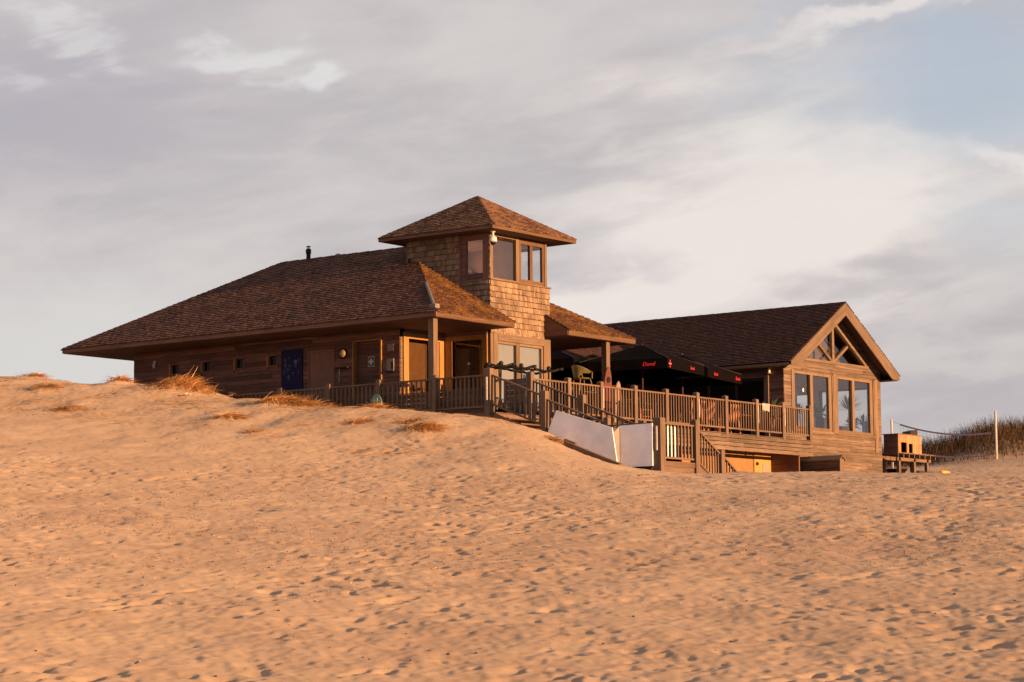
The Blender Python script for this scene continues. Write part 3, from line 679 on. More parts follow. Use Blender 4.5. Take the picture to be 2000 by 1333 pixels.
# gable glazing: four panes in two frames
for (x0, x1, mx) in ((19.44,22.13,20.63),(22.40,25.08,23.56)):
    f = MB()
    f.box(x0,x0+.05,-.035,.10,-2.32,-.31).box(x1-.27,x1,-.0,.12,-2.32,-.31).box(x1-.06,x1,-.035,.0,-2.32,-.31).box(x0+.05,x1-.27,-.02,.10,-.40,-.31).box(x0+.05,x1-.27,-.035,.12,-2.32,-2.22).box(mx-.09,mx+.09,-.03,.1,-2.22,-.40)
    fo = f.build('window', M['frame'], hall)
    for p, q in ((x0+.05,mx-.09),(mx+.09,x1-.27)): MB().box(p,q,.04,.047,-2.22,-.40).build('pane', M['glass'], fo)
tb = MB().box(19.26,19.44,-.05,.02,-2.4,-.28).box(22.13,22.40,-.05,.10,-2.36,-.28).box(25.08,25.30,-.05,.02,-2.9,-.28).box(19.44,22.13,-.045,.0,-2.40,-2.325).box(22.40,25.08,-.045,.0,-2.40,-2.325)
tb.build('window_post', M['frame'], hall)
# triangular light in the gable
x0, x1, zb = TRI; zt = zb+(x1-x0)/2*TSL; xm = (x0+x1)/2
f = MB()
f.box(x0+.05,x1-.05,-.06,.08,zb-.05,zb+.05)
for s_ in (1, -1):
    e = x0 if s_ > 0 else x1
    f.beam((e+s_*.10,.01,zb+.0), (xm-s_*.02,.01+s_*.002,zt-.07), .10, .12, (0,1,0))
f.beam((xm,.01,zb+.05), (xm,.01,zt-.12), .14, .10, (0,1,0))
f.beam((xm-.06,.012,zb+.05), (xm-1.05,.012,zb+.66), .10, .09, (0,1,0)); f.beam((xm+.06,.012,zb+.05), (xm+1.05,.012,zb+.66), .10, .09, (0,1,0))
fo = f.build('window', M['frame_x'], hall); tag(fo, 'triangular gable light with king post and two struts')
MB().prism([(x0+.08,.05,zb+.03),(xm,.05,zb+.03),(xm,.05,zt-.05)], (0,.006,0)).build('pane', M['glass'], fo)
MB().prism([(xm,.05,zb+.03),(x1-.08,.05,zb+.03),(xm,.05,zt-.05)], (0,.006,0)).build('pane', M['glass'], fo)
MB().prism([(GX0+.6,.75,-.238),(GX1-.6,.75,-.238),(RX,.75,1.85)], (0,.05,0)).build('interior_wall', plain('brown_lining', (.075,.048,.036), .8), hall)
# folding glazing onto the deck
f = MB()
for k in range(8):
    y = .72+k*(7.88/7); f.box(GX0-.03,GX0+.1,y,y+.09,-2.95,-.55)
f.box(GX0-.02,GX0+.1,.81,8.6,-.65,-.55).box(GX0-.02,GX0+.1,.81,8.6,-2.95,-2.8)
fo = f.build('window', M['darkwood'], hall); tag(fo, 'dark folding glazed doors onto the deck')
for k in range(7):
    y = .72+k*(7.88/7); MB().box(GX0+.04,GX0+.046,y+.09,y+7.88/7,-2.8,-.65).build('pane', M['pane_dark'], fo)
MB().box(GX0-.09,GX0+.0,.56,.72,-3.0,-.5).build('corner_board', M['frame'], hall)
MB().box(19.6,25.3,2.9,2.95,-2.97,-2.0).build('counter', M['darkwood'], hall)
wl_ = thing('deck_wall_light', 'small upright wall light on the hall side above the deck', 'lamp', (18.7,.5,-.5))
MB().box(18.66,18.775,.44,.56,-.46,-.42).build('bracket', M['metal'], wl_); MB().lathe([(.03,-.46),(.045,-.44),(.045,-.24),(.03,-.22)], (18.69,.50,0), 10).build('lamp_shade', plain('opal', (.7,.55,.35), .4), wl_, True)
# link between the house and the hall
link = thing('link_building', 'low shingle roofed link in shadow behind the deck parasols', 'building', (13.5,8,-3.5))
lk = MB(); lk.prism([(8.3,5.9,.0),(18.9,5.9,.0),(20.8,8.6,1.56),(8.3,8.6,1.56)], (0,0,-.06)); lk.prism([(8.3,11.3,0),(18.9,11.3,0),(20.8,8.6,1.555),(8.3,8.6,1.555)], (0,0,-.06))
slope(lk, (8.3,5.9,0), (1,0,0), (0,C30,S30), 3.1, lambda v: 0, lambda v: 10.6+v*.6, .152, .15)
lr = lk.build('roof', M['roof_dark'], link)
MB().box(9.85,18.7,5.87,5.9,-.16,-.012).build('fascia', M['fascia_x'], lr)
MB().box(8.3,18.8,5.9,6.55,-.17,-.15).build('soffit', M['soffit'], lr)
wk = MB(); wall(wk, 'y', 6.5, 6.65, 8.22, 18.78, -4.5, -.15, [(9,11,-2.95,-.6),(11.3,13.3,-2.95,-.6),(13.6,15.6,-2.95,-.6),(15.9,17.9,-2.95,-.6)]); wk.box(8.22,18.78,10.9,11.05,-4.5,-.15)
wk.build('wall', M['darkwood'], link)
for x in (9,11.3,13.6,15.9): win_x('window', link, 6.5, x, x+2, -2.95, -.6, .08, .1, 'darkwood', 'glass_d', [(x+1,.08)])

# ------------------------------------------------------------------ timber deck
deck = thing('timber_deck', 'raised timber deck wrapping the house and reaching the hall', 'deck', (9,0,-4.5))
fl = MB(); y = -1.98
while y < 6.4:
    x0 = .02 if y < 13 else 0
    segs = [(.04, 17.12 if y < -.04 else 18.75)]
    if y > 2.6: segs = [(.04,1.58),(8.25,18.75)]
    elif y > .8: segs = [(.04,3.62),(6.62,18.75)]
    for p, q in segs: fl.box(p, q, y, y+.132, ZD-.03, ZD)
    y += .14
while y < 14.2: fl.box(.04,1.58,y,y+.132,ZD-.03,ZD); y += .14
fl.build('deck_boards', M['deck'], deck)
ft = MB().box(.04,.08,-1.94,14.2,-3.12,-2.985).box(1.86,17.14,-2.0,-1.96,-3.06,-2.985).box(.08,1.8,-1.96,-1.92,-3.12,-2.985)
ft.build('rim_board', M['rail_y'], deck)
sk = MB(); boards(sk, 'y', -2.02, -1, 1.9, 17.18, -3.47, -2.94, (), .128, .03, .017, maxlen=6)
for x in (3,6,9,12,15,17.1): sk.box(x-.05,x+.05,-2.019,-1.96,-3.47,-3.06)
sk.build('skirt_boards', M['clad_x'], deck)
ud = MB(); x = 2.0
for yy in (-1.9,-1.5,-1.1,-.7,-.3,.1,.5): ud.box(1.9,17.1,yy,yy+.05,-3.2,-2.985)
ud.build('joists', M['darkwood'], deck)
pi = MB()
for x in (2,5,8): pi.box(x,x+.2,-1.7,-1.5,-5.2,-3.2)
pi.build('deck_pile', M['post'], deck)
# store under the deck
st = thing('under_deck_store', 'amber boarded store front tucked under the deck', 'shed', (14.5,-.7,-4.6))
MB().box(11.2,15.45,-.80,-.70,-5.2,-3.2).build('panel', plain('amber_board', (.24,.13,.05), .6), st)
MB().box(15.45,16.5,-.84,-.74,-5.2,-3.25).build('door', plain('yellow_board', (.42,.23,.07), .6), st)
MB().box(15.95,16.3,-.853,-.842,-3.98,-3.72).build('notice', M['paper'], st)
MB().lathe([(.05,-.89),(.06,-.85),(.03,-.84)], (15.60,0,-3.72), 12, 'y').build('padlock', M['black'], st)
MB().box(16.5,16.56,-1.9,-.74,-5.2,-3.1).box(16.56,18.8,-.80,-.74,-5.2,-3.3).build('side_wall', M['clad_y'], st)
lw = thing('capped_low_wall', 'low boarded wall with a pitched wooden cap in front of the hall', 'wall', (17.2,-2.2,-4.6))
b_ = MB(); wall(b_, 'x', 16.93, 17.16, -3.18, -.66, -5.2, -3.58); boards(b_, 'x', 16.93, -1, -3.18, -.66, -5.2, -3.6, (), .12); b_.build('wall', M['clad_y'], lw)
MB().prism([(16.85,-3.24,-3.62),(17.045,-3.24,-3.47),(17.24,-3.24,-3.62),(17.24,-3.24,-3.66),(17.045,-3.24,-3.52),(16.85,-3.24,-3.66)], (0,2.6,0)).build('cap', M['rail_y'], lw)
MB().box(16.91,17.18,-3.21,-3.18,-5.2,-3.60).build('end_board', M['post'], lw)

# ------------------------------------------------------------------ railings
def post(par, x, y, z0, z1, w=.15):
    b = MB().box(x-w/2,x+w/2,y-w/2,y+w/2,z0,z1); b.add([(x-w/2,y-w/2,z1),(x+w/2,y-w/2,z1),(x+w/2,y+w/2,z1),(x-w/2,y+w/2,z1),(x,y,z1+.03)], [(0,1,4),(1,2,4),(2,3,4),(3,0,4)])
    return b.build('post', M['post'], par)
def bay(par, a, b, n, bot=.86, w=.036, top=.045, mr='rail_x'):
    """one bay between two post faces: a and b are the top rail ends; n upright balusters"""
    a, b = Vector(a), Vector(b)
    MB().beam(a, b, .085, top).build('top_rail', M[mr], par)
    dn = Vector((0,0,-bot)); MB().beam(a+dn, b+dn, .06, .05).build('bottom_rail', M[mr], par)
    for k in range(n):
        p = a+(b-a)*((k+.5)/n); MB().box(p.x-w/2,p.x+w/2,p.y-w/2,p.y+w/2,p.z-bot+.0,p.z-top/2).build('baluster', M['post'], par)
def strip(par, x, y, z0, z1): MB().box(x-.016,x,y-.02,y+.02,z0,z1).build('metal_strip', M['bright'], par)
fr = thing('deck_railing', 'long sunlit railing along the front edge of the deck', 'railing', (9,-2,ZD))
FX = [1.74,3.52,5.14,6.88,8.55,10.25,11.90,13.72,15.35,17.07]
for i, x in enumerate(FX): post(fr, x, -1.99, -4.9 if i == 0 else -3.0, -1.79 if i else -1.74, .15 if i else .17)
for p, q in zip(FX, FX[1:]): bay(fr, (p+.075,-1.99,-1.92), (q-.075,-1.99,-1.92), 11)
for x in (5.14,10.25,13.72,15.35): strip(fr, x+.03, -2.072, -2.55, -1.98)
sr = thing('deck_railing', 'shaded railing along the house side of the deck by the dune', 'railing', (.1,4,ZD))
SY = [.12,2.19,4.10,6.0,8.0,10.0,12.0,14.0]
for y in SY: post(sr, .10, y, -3.4, -1.82)
pv = [-1.70]+SY
for p, q in zip(pv, pv[1:]): bay(sr, (.10,p+.075,-1.92), (.10,q-.075,-1.92), 11, mr='rail_y')
post(sr, .10, -1.80, -4.3, -1.74, .21); strip(sr, -.005, -1.80, -2.62, -1.98)
bd = MB(); boards(bd, 'x', .27, -1, -1.66, 8.0, ZD, -2.24, (), .135, .022, .01)
bd.build('boarding', M['rail_y'], sr)
# ------------------------------------------------------------------ staircase to the beach
sc2 = thing('timber_staircase', 'timber staircase falling from the deck to a low landing', 'staircase', (.95,-4.5,-4.5))
Y0, Y1, Z1 = -1.98, -5.75, -4.50
ns = 9
for k in range(ns):
    yy = Y0+(Y1-Y0)*k/ns; zz = ZD+(Z1-ZD)*(k+1)/(ns)
    MB().box(.17,1.72,yy-.44,yy-.02,zz-.04,zz).build('tread', M['deck'], sc2)
for x in (.06, 1.72):
    MB().prism([(x,Y0,ZD-.02),(x,Y1,Z1+.0),(x,Y1,Z1-.34),(x,Y0,ZD-.40)], (.05,0,0)).build('stringer', M['rail_y'], sc2)
MB().box(.06,1.80,-7.48,Y1-.02,Z1-.16,Z1-.02).build('landing', M['deck'], sc2)
for k in range(5):
    MB().box(1.90+k*.36,2.26+k*.36,-7.36,-6.0,Z1-.17*(k+1)-.04,Z1-.17*(k+1)).build('tread', M['deck'], sc2)
MB().prism([(1.85,-7.44,Z1),(3.9,-7.44,Z1-1.05),(3.9,-7.44,Z1-1.3),(1.85,-7.44,Z1-.3)], (0,.05,0)).build('stringer', M['rail_x'], sc2)
for i, x in enumerate((.10, 1.78)):
    lab = ('shaded left stair railing above the white sheets', 'right stair railing between the stairs and the deck')[i]
    r_ = thing('stair_railing', lab, 'railing', (x,-4,-4))
    zt = lambda y: -1.93+(y+1.9)*.385
    post(r_, x, -3.70 if i == 0 else -3.75, -4.6, zt(-3.7)+.14, .17)
    bay(r_, (x,-1.92-.0,zt(-1.92)), (x,-3.62,zt(-3.62)), 10, .80, mr='rail_y')
    bay(r_, (x,-3.79,zt(-3.79)-.06), (x,-5.70,zt(-5.70)-.06), 11, .80, mr='rail_y')
    post(r_, x, -5.76, -5.0, zt(-5.76)+.10, .15)
lr_ = thing('landing_railing', 'short railing with two stout posts at the foot of the stairs', 'railing', (.95,-7.42,-4.7))
post(lr_, .10, -7.42, -5.2, -3.40, .235); post(lr_, 1.80, -7.42, -5.2, -3.38, .19)
bay(lr_, (.22,-7.42,-3.53), (1.70,-7.42,-3.53), 9, .90, .05); bay(lr_, (.10,-7.30,-3.53), (.10,-5.84,-3.53), 8, .9, mr='rail_y')
MB().box(.22,1.70,-7.45,-7.40,-5.0,-4.62).build('kick_board', M['rail_x'], lr_)
strip(lr_, -.02, -7.42, -4.25, -3.62)
for k in range(3): MB().box(.40+k*.17,.45+k*.17,-7.475,-7.447,-4.40,-3.60).build('metal_strip', M['bright'], lr_)
fr2 = thing('stair_railing', 'short steep stair railing right of the landing posts', 'railing', (2.8,-7.42,-4.8))
bay(fr2, (1.90,-7.42,-3.62), (2.98,-7.42,-4.22), 8, .84)
post(fr2, 3.06, -7.42, -5.3, -4.12, .17); bay(fr2, (3.15,-7.42,-4.28), (4.3,-7.42,-4.95), 8, .8)
wsA = tag(MB().prism([(-.36,-4.42,-3.07),(-.36,-6.24,-3.62),(-.36,-6.42,-4.75),(-.36,-4.08,-3.75)], (.03,0,0)).build('white_sheet', M['board'], None), 'white sheet with a sloping top fixed along the left side of the stairs', 'board')
wsB = tag(MB().prism([(-.05,-6.22,-3.56),(-.05,-7.30,-3.54),(-.05,-7.30,-4.66),(-.05,-6.22,-4.66)], (.03,0,0)).build('white_sheet', M['board'], None), 'upright rectangular white sheet beside the landing post', 'board')
wsC = tag(MB().prism([(-.33,-6.27,-3.75),(-.06,-6.27,-3.57),(-.06,-6.27,-4.9),(-.33,-6.27,-4.9)], (0,.025,0)).build('beige_sheet', plain('beige_board', (.20,.175,.155), .7), None), 'narrow sunlit beige sheet closing the gap between the two larger sheets', 'board')  # white sheet given a darker colour to imitate part shade
tag(MB().beam((-1.05,-5.2,-4.02), (-1.15,-7.05,-4.70), .14, .13).beam((-1.0,-5.16,-3.97), (-.98,-5.5,-4.1), .10, .16).build('timber_beam', M['rail_y'], None), 'weathered timber beam lying on the sand below the white sheets', 'beam')
tag(MB().box(-.10,.0,-7.3,-6.1,-4.95,-4.70).build('timber_sill', M['darkwood'], None), 'dark timber sill half buried under the upright white sheet', 'beam')  # dark box drawn in place of the shadow gap below the sheet
scn = thing('slatted_screen', 'low slatted timber screen beside the post at the head of the stairs', 'screen', (1.7,-1.5,ZD))
b_ = MB()
for k in range(7): b_.box(1.69,1.73,-1.84,-1.16,-3.0+k*.158,-2.85+k*.158)
b_.build('slats', M['rail_y'], scn); MB().box(1.68,1.74,-1.16,-1.09,-2.95,-1.88).build('post', M['post'], scn)
# ------------------------------------------------------------------ deck furniture
RA = math.radians(11)
pu, pv_ = Vector((math.cos(RA), math.sin(RA), 0)), Vector((-math.sin(RA), math.cos(RA), 0))
def parasol(c0, L, z, label, txt=()):
    c0 = Vector((c0[0], c0[1], 0)); ctr = c0+(pu+pv_)*(L/2)
    t = thing('parasol', label, 'parasol', (ctr.x, ctr.y, ZD), 'black parasols over the deck')
    q = [c0, c0+pu*L, c0+(pu+pv_)*L, c0+pv_*L]; q = [Vector((p.x, p.y, z)) for p in q]; apx = Vector((ctr.x, ctr.y, z+.62))
    m_ = MB(); n = 6
    for i in range(4):          # each gore sags a little between the ribs
        a, b = q[i], q[(i+1)%4]; rows = []
        for r in range(n+1):
            f = r/n; p, s_ = a.lerp(apx, f), b.lerp(apx, f); row = []
            for k in range(n+1):
                w = k/n; x = p.lerp(s_, w); x = x+Vector((0,0,-.10*math.sin(PI*w)*math.sin(PI*min(f+.15,1))*(1-f))); row.append(x)
            rows.append(row)
        o = len(m_.v); m_.v += [tuple(x) for row in rows for x in row]
        for r in range(n):
            for k in range(n): m_.f.append((o+r*(n+1)+k, o+r*(n+1)+k+1, o+(r+1)*(n+1)+k+1, o+(r+1)*(n+1)+k))
    m_.build('canopy', M['fabric'], t)
    v_ = MB()
    for i in range(4):
        a, b = q[i], q[(i+1)%4]; d_ = (b-a).normalized(); o_ = Vector((d_.y, -d_.x, 0))
        k = 10
        for j in range(k):
            s0, s1 = a.lerp(b, j/k), a.lerp(b, (j+1)/k); w0, w1 = o_*(.012*math.sin(j*2.1)), o_*(.012*math.sin((j+1)*2.1))
            v_.add([s0+w0*.2, s1+w1*.2, s1+w1+Vector((0,0,-.33)), s0+w0+Vector((0,0,-.33))], [(0,1,2,3)])
    vo = v_.build('valance', M['fabric'], t)
    MB().tube([(ctr.x,ctr.y,ZD),(ctr.x,ctr.y,z+.66)], .035, 10).build('pole', M['darkwood'], t)
    MB().lathe([(.36,ZD),(.36,ZD+.06),(.05,ZD+.1),(.05,ZD+.3)], (ctr.x,ctr.y,0), 16).build('base', M['black'], t)
    rb = MB()
    for p in q: rb.beam(Vector((ctr.x,ctr.y,z-.25)), p.lerp(apx, .45), .025, .03); rb.beam(p, apx+Vector((0,0,-.04)), .025, .03)
    rb.build('ribs', M['darkwood'], t)
    for s_, side, f, size in txt:
        if side == 0: a, b, r_ = q[0], q[1], pu
        else: a, b, r_ = q[3], q[0], -pv_
        nrm = r_.cross(Vector((0,0,1)))
        P_ = a.lerp(b, f)+nrm*.022+Vector((0,0,-.18))
        if s_ == '+':
            MB().beam(P_+r_*-.12, P_+r_*.12, .012, .035).build('emblem_bar', M['paper'], t); MB().beam(P_+Vector((0,0,-.12)), P_+Vector((0,0,.12)), .055, .016, r_.cross(Vector((0,0,1)))).build('emblem', M['red'], t)
        else: text('lettering', s_, M['red'], t, P_, r_, (0,0,1), size, .002, .25)
    return t
parasol((10.75,-.62), 3.05, -.56, 'black parasol with a red lettered valance behind the middle of the front railing', [('Duvel',1,.79,.18),('+',0,.05,.2),('Duvel',0,.66,.14)])
parasol((13.95,-.05), 3.05, -.60, 'black parasol with red lettering next to the lit corner of the hall', [('Duvel',0,.22,.14),('Duvel',0,.87,.16)])
parasol((10.1,2.55), 3.05, -.40, 'black parasol in the shade beside the porch of the house')  # back row parasols added to shut sky light off the deck
parasol((13.4,3.2), 3.05, -.40, 'black parasol in the shade deepest under the roofs between the house and the hall')
# kick scooters parked at the head of the stairs: only their bars clear the railing
def scooter():
    t = thing('kick_scooter', None, 'scooter', (0,0,0), 'kick scooters parked at the head of the stairs')
    MB().tube([(.18,0,.30),(.10,0,.75),(0,0,1.44)], .024, 8).build('stem', M['black'], t, True)
    MB().tube([(.06,-.42,1.47),(.03,-.28,1.45),(-.02,-.13,1.40),(-.01,0,1.41),(-.02,.13,1.40),(.03,.28,1.45),(.06,.42,1.47)], .036, 8).build('handlebar', M['black'], t, True)
    for s_ in (-1, 1): MB().tube([(.064,s_*.43,1.472),(.035,s_*.30,1.452)], .042, 8).build('grip', M['black'], t, True)
    MB().lathe([(.03,1.41),(.06,1.44),(.065,1.51),(.03,1.55)], (.0,0,0), 12).build('display', M['black'], t, True)
    MB().beam((.10,0,.16), (-.62,0,.13), .20, .06).build('footboard', M['black'], t)
    for x, r in ((.24,.24),(-.74,.19)):
        MB().lathe([(r-.07,-.04),(r,-.035),(r,.035),(r-.07,.04)], (x,0,r), 20, 'y').build('tyre', M['black'], t, True)
        MB().lathe([(.03,-.03),(r-.07,-.012),(r-.07,.012),(.03,.03)], (x,0,r), 16, 'y').build('rim', M['black'], t, True)
    return t
sc0 = scooter()
for i, (x, y, a, lab) in enumerate(((1.36,-1.25,8,'black kick scooter leftmost in the row, bar above the stair railing'),(2.30,-1.25,-4,'black kick scooter in the middle of the row beside the stair post'),(3.52,-1.32,5,'black kick scooter at the right end of the row in front of the tower doors'),
      (1.78,-.85,-12,'black kick scooter just behind the leftmost one'),(2.72,-.75,14,'black kick scooter just behind the middle one'),(3.75,-.55,10,'black kick scooter just behind the right end one'))):
    o = sc0 if i == 0 else copy_thing(sc0)
    o.location = (x, y, ZD+.06*(i % 2)); o.location.z = ZD; o.rotation_euler = (0,0,math.radians(a+38)); o['label'] = lab
# tables and chairs
def sm_(x, a, b):
    t = min(max((x-a)/(b-a), 0), 1); return t*t*(3-2*t)
def table(x, y, lab, w=.75, hh=.75):
    t = thing('deck_table', lab, 'table', (x,y,ZD), 'square tables on the deck')
    MB().box(x-w/2,x+w/2,y-w/2,y+w/2,ZD+hh-.03,ZD+hh).build('tabletop', M['rail_x'], t)
    for sx in (-1,1):
        for sy in (-1,1): MB().box(x+sx*(w/2-.07)-.02,x+sx*(w/2-.07)+.02,y+sy*(w/2-.07)-.02,y+sy*(w/2-.07)+.02,ZD,ZD+hh-.03).build('leg', M['black'], t)
    return t
table(5.70,-.92,'tall square deck table carrying the olive armchair',.8,.95)
table(8.3,-1.2,'square deck table left of the porch column'); table(11.5,-1.0,'square deck table behind the middle of the railing'); table(14.4,-.9,'square deck table under the right hand parasol')
ac = thing('shell_armchair', 'olive moulded armchair standing on a deck table by the tower', 'armchair', (5.68,-.95,ZD+.95))
zs_ = ZD+.95+.40; sh = MB(); n = 20; rows = []
for r in range(7):
    f = r/6; row = []
    for k in range(n+1):
        a = math.radians(-125+250*k/n)          # open towards the right
        top = .20+.20*(max(0, math.cos(a*.80))**1.1)
        low = .17 if abs(a) > .95 else .0+.17*sm_(abs(a), .55, .95)
        rad = .245+.065*f
        row.append((5.68-math.cos(a)*rad, -.95+math.sin(a)*rad*1.02, zs_+low*.85+(top-low*.85)*f))
    rows.append(row)
sh.v = [p for row in rows for p in row]
for r in range(6):
    for k in range(n): sh.f.append((r*(n+1)+k, r*(n+1)+k+1, (r+1)*(n+1)+k+1, (r+1)*(n+1)+k))
olive = plain('olive_plastic', (.105,.078,.022), .6, var=.05)
so_ = sh.build('backrest', olive, ac, True); md = so_.modifiers.new('thickness','SOLIDIFY'); md.thickness = .024
MB().lathe([(.05,zs_-.015),(.22,zs_-.01),(.25,zs_+.02),(.05,zs_+.012)], (5.68,-.95,0), 20).build('seat', olive, ac, True)
for sx, sy in ((-.19,-.19),(.19,-.19),(.19,.19),(-.19,.19)): MB().tube([(5.68+sx*.9,-.95+sy*.9,zs_),(5.68+sx*1.3,-.95+sy*1.3,ZD+.95)], .02, 8).build('leg', olive, ac)
for s_ in (-1, 1): MB().tube([(5.68+.19,-.95+s_*.25,zs_),(5.68+.17,-.95+s_*.29,zs_+.19)], .018, 8).build('arm_support', olive, ac)
ac.rotation_euler = (0,0,math.radians(-22))
wch = wood('pinkish_chair_timber', (.22,.085,.05), (.34,.15,.09), 'z', .15)
def gchair():
    t = thing('garden_chair', None, 'chair', (0,0,0), 'slatted garden chairs behind the railing')
    b = MB()
    for k in range(5): b.beam((-.24+k*.12,.20,.42), (-.24+k*.12,.34,.98), .095, .02, (0,1,0))
    b.build('backrest', wch, t)
    b = MB()
    for k in range(5): b.box(-.27,.27,-.25+k*.095,-.17+k*.095,.42,.44)
    b.build('seat', wch, t)
    for sx in (-.26,.26):
        MB().beam((sx,-.22,0),(sx,-.22,.62),.05,.04).build('leg', wch, t); MB().beam((sx,.30,0),(sx,.22,.62),.05,.04).build('leg', wch, t); MB().box(sx-.045,sx+.045,-.28,.26,.62,.645).build('armrest', wch, t)
    return t
gc = gchair()
for i, (x, y, a, lab) in enumerate(((10.92,-1.35,170,'slatted chair back to the railing right of the first stout strip post'),(11.55,-1.40,186,'slatted chair close to the middle railing post, second from the left parasol corner'),(13.05,-1.35,178,'slatted chair right behind the railing under the gap between two parasols'),(14.1,-.2,20,'slatted chair facing the railing under the right hand parasol'),(9.2,-.6,80,'slatted chair turned sideways near the porch column'))):
    o = gc if i == 0 else copy_thing(gc)
    o.location = (x, y, ZD); o.rotation_euler = (0,0,math.radians(a)); o['label'] = lab
def board(lab, x, y, mt, ln, w, ang):
    t = thing('surfboard', lab, 'surfboard', (x,y,ZD))
    m_ = MB(); n = 18; prof = []
    for k in range(n+1):
        f = k/n; hw = w/2*(max(0, 1-abs(2*f-1)**2.6))**.55*(1 if f < .5 else 1.0)
        prof.append((max(hw, .012), f*ln))
    out = [(hw, h) for hw, h in prof]+[(-hw, h) for hw, h in prof[::-1]]
    m_.prism([(x+p, y-h*.06, ZD+h) for p, h in out], (0,.035,0))
    m_.build('board', mt, t); return t
sb = board('reddish surfboard with a round emblem leaning on the left of the porch column', 8.22, -.02, plain('red_board', (.12,.035,.024), .35), 1.95, .42, 0)
MB().lathe([(.075,-.006),(.095,-.006),(.095,.0),(.075,.0)], (8.22,-.125,ZD+1.55), 20, 'y').build('emblem', M['black'], sb)
board('pale wooden surfboard leaning on the right of the porch column', 8.84, .02, plain('pale_board', (.24,.16,.10), .4), 1.55, .36, 0)
cl = thing('draped_cloth', 'pale cloth hung over the railing left of the plant', 'cloth', (14.3,-2,ZD))
m_ = MB(); n = 10
for k in range(n):
    for (s0, s1) in ((0,1),):
        xa, xb = 14.05+k*.045, 14.05+(k+1)*.045; za, zb_ = -2.12+.02*math.sin(k*1.3), -2.12+.02*math.sin((k+1)*1.3)
        ya, yb = -2.045+.015*math.sin(k*2.0), -2.045+.015*math.sin((k+1)*2.0)
        m_.add([(xa,ya,za),(xb,yb,zb_),(xb,-2.045,-1.885),(xa,-2.045,-1.885),(xa,-1.935,-1.885),(xb,-1.935,-1.885),(xb,-1.93,-2.15),(xa,-1.93,-2.12)], [(0,1,2,3),(3,2,5,4),(4,5,6,7)])
m_.build('cloth', plain('pale_cloth', (.33,.29,.26), .9), cl)
def leaf(m_, p, d_, L, w, droop, n=5):
    p = Vector(p); d_ = Vector(d_).normalized(); s_ = d_.cross(Vector((0,0,1)))
    if s_.length < .01: s_ = Vector((1,0,0))
    s_.normalize(); o = len(m_.v); k = 0
    for i in range(n+1):
        f = i/n; ww = w*math.sin(PI*(.12+.88*(1-f)**.8))*.5 if i < n else .001
        m_.v += [tuple(p-s_*ww), tuple(p+s_*ww)]
        p = p+d_*(L/n); d_ = (d_+Vector((0,0,-droop/n))).normalized()
    for i in range(n): m_.f.append((o+2*i, o+2*i+1, o+2*i+3, o+2*i+2))
green = plain('dark_leaf', (.035,.05,.02), .6); pot_m = plain('terracotta', (.22,.10,.055), .8)
def plant(lab, x, y, z, h, n, L, w, droop, trunk=.0, name='potted_plant', mt=None):
    t = thing(name, lab, 'plant', (x,y,z))
    MB().lathe([(.13,z),(.18,z+.28),(.19,z+.30),(.16,z+.30),(.15,z+.26)], (x,y,0), 16).build('pot', pot_m, t, True)
    if trunk: MB().tube([(x,y,z+.26),(x+.02,y,z+.3+trunk)], .03, 8).build('trunk', M['darkwood'], t)
    m_ = MB()
    for i in range(n):
        a = random.uniform(0, 2*PI); e = random.uniform(.0, 1.25)
        leaf(m_, (x,y,z+.3+trunk), (math.cos(a)*math.cos(e), math.sin(a)*math.cos(e), math.sin(e)), L*random.uniform(.7,1.1), w, droop)
    m_.build('leaves', mt or green, t); return t
plant('small trailing plant on the deck behind the railing near the hall', 15.05, -1.75, ZD+.35, .5, 22, .75, .06, .9)
# inside the hall, seen through the gable panes
plant('spiky potted yucca inside the third gable pane', 24.75, .85, -2.98, 1, 80, .62, .04, .15, 1.35)
plant('low spiky potted plant inside the fourth gable pane', 25.05, .42, -2.98, 1, 56, .50, .045, .2, .75)
plant('leafy dark plant inside the second gable pane', 22.85, .9, -2.98, 1, 44, .62, .12, 1.2, 1.05)
plant('bushy dark plant in the right corner of the gable glazing', 25.2, .95, -2.98, 1, 80, .42, .10, .8, .75)
plant('round dark plant low in the leftmost gable pane', 22.0, 1.4, -2.98, 1, 90, .36, .09, .5, 1.15)
for x0, x1, y, zt_, lab in ((21.45,22.85,.55,-1.75,'dark high backed bench inside the second gable pane'),(23.2,24.6,.5,-2.0,'dark low backed bench inside the third gable pane'),(24.75,25.35,.24,-1.82,'dark high backed bench end inside the fourth gable pane')):
    t = thing('bench_seat', lab, 'bench', ((x0+x1)/2, y, -2.97))
    MB().box(x0,x1,y,y+.07,-2.97,zt_).build('backrest', M['darkwood'], t); MB().box(x0,x1,y+.07,y+.5,-2.58,-2.5).build('seat', M['darkwood'], t)
    for xx in (x0+.05, x1-.11): MB().box(xx,xx+.06,y+.42,y+.48,-2.97,-2.58).build('leg', M['darkwood'], t)
for i, (x, y, lab) in enumerate(((21.6,1.0,'dark dining table inside the second gable pane'),(23.5,1.3,'dark dining table inside the third gable pane'))):
    t = thing('dining_table', lab, 'table', (x,y,-2.97))
    MB().box(x-.7,x+.5,y-.35,y+.35,-2.26,-2.21).build('tabletop', M['darkwood'], t); MB().box(x-.08,x+.08,y-.08,y+.08,-2.97,-2.26).build('leg', M['darkwood'], t)
pl = thing('pendant_lamp', 'glass pendant lamp with a lit bulb inside the leftmost gable pane', 'lamp', (22.15,1.2,-.28))
MB().tube([(22.15,1.2,-.28),(22.15,1.2,-.62)], .008, 6).build('cord', M['black'], pl)
MB().lathe([(.03,-.62),(.10,-.66),(.24,-.80),(.27,-.92),(.265,-.92),(.235,-.80),(.095,-.67),(.03,-.63)], (22.15,1.2,0), 24).build('lamp_shade', M['glass'], pl, True)
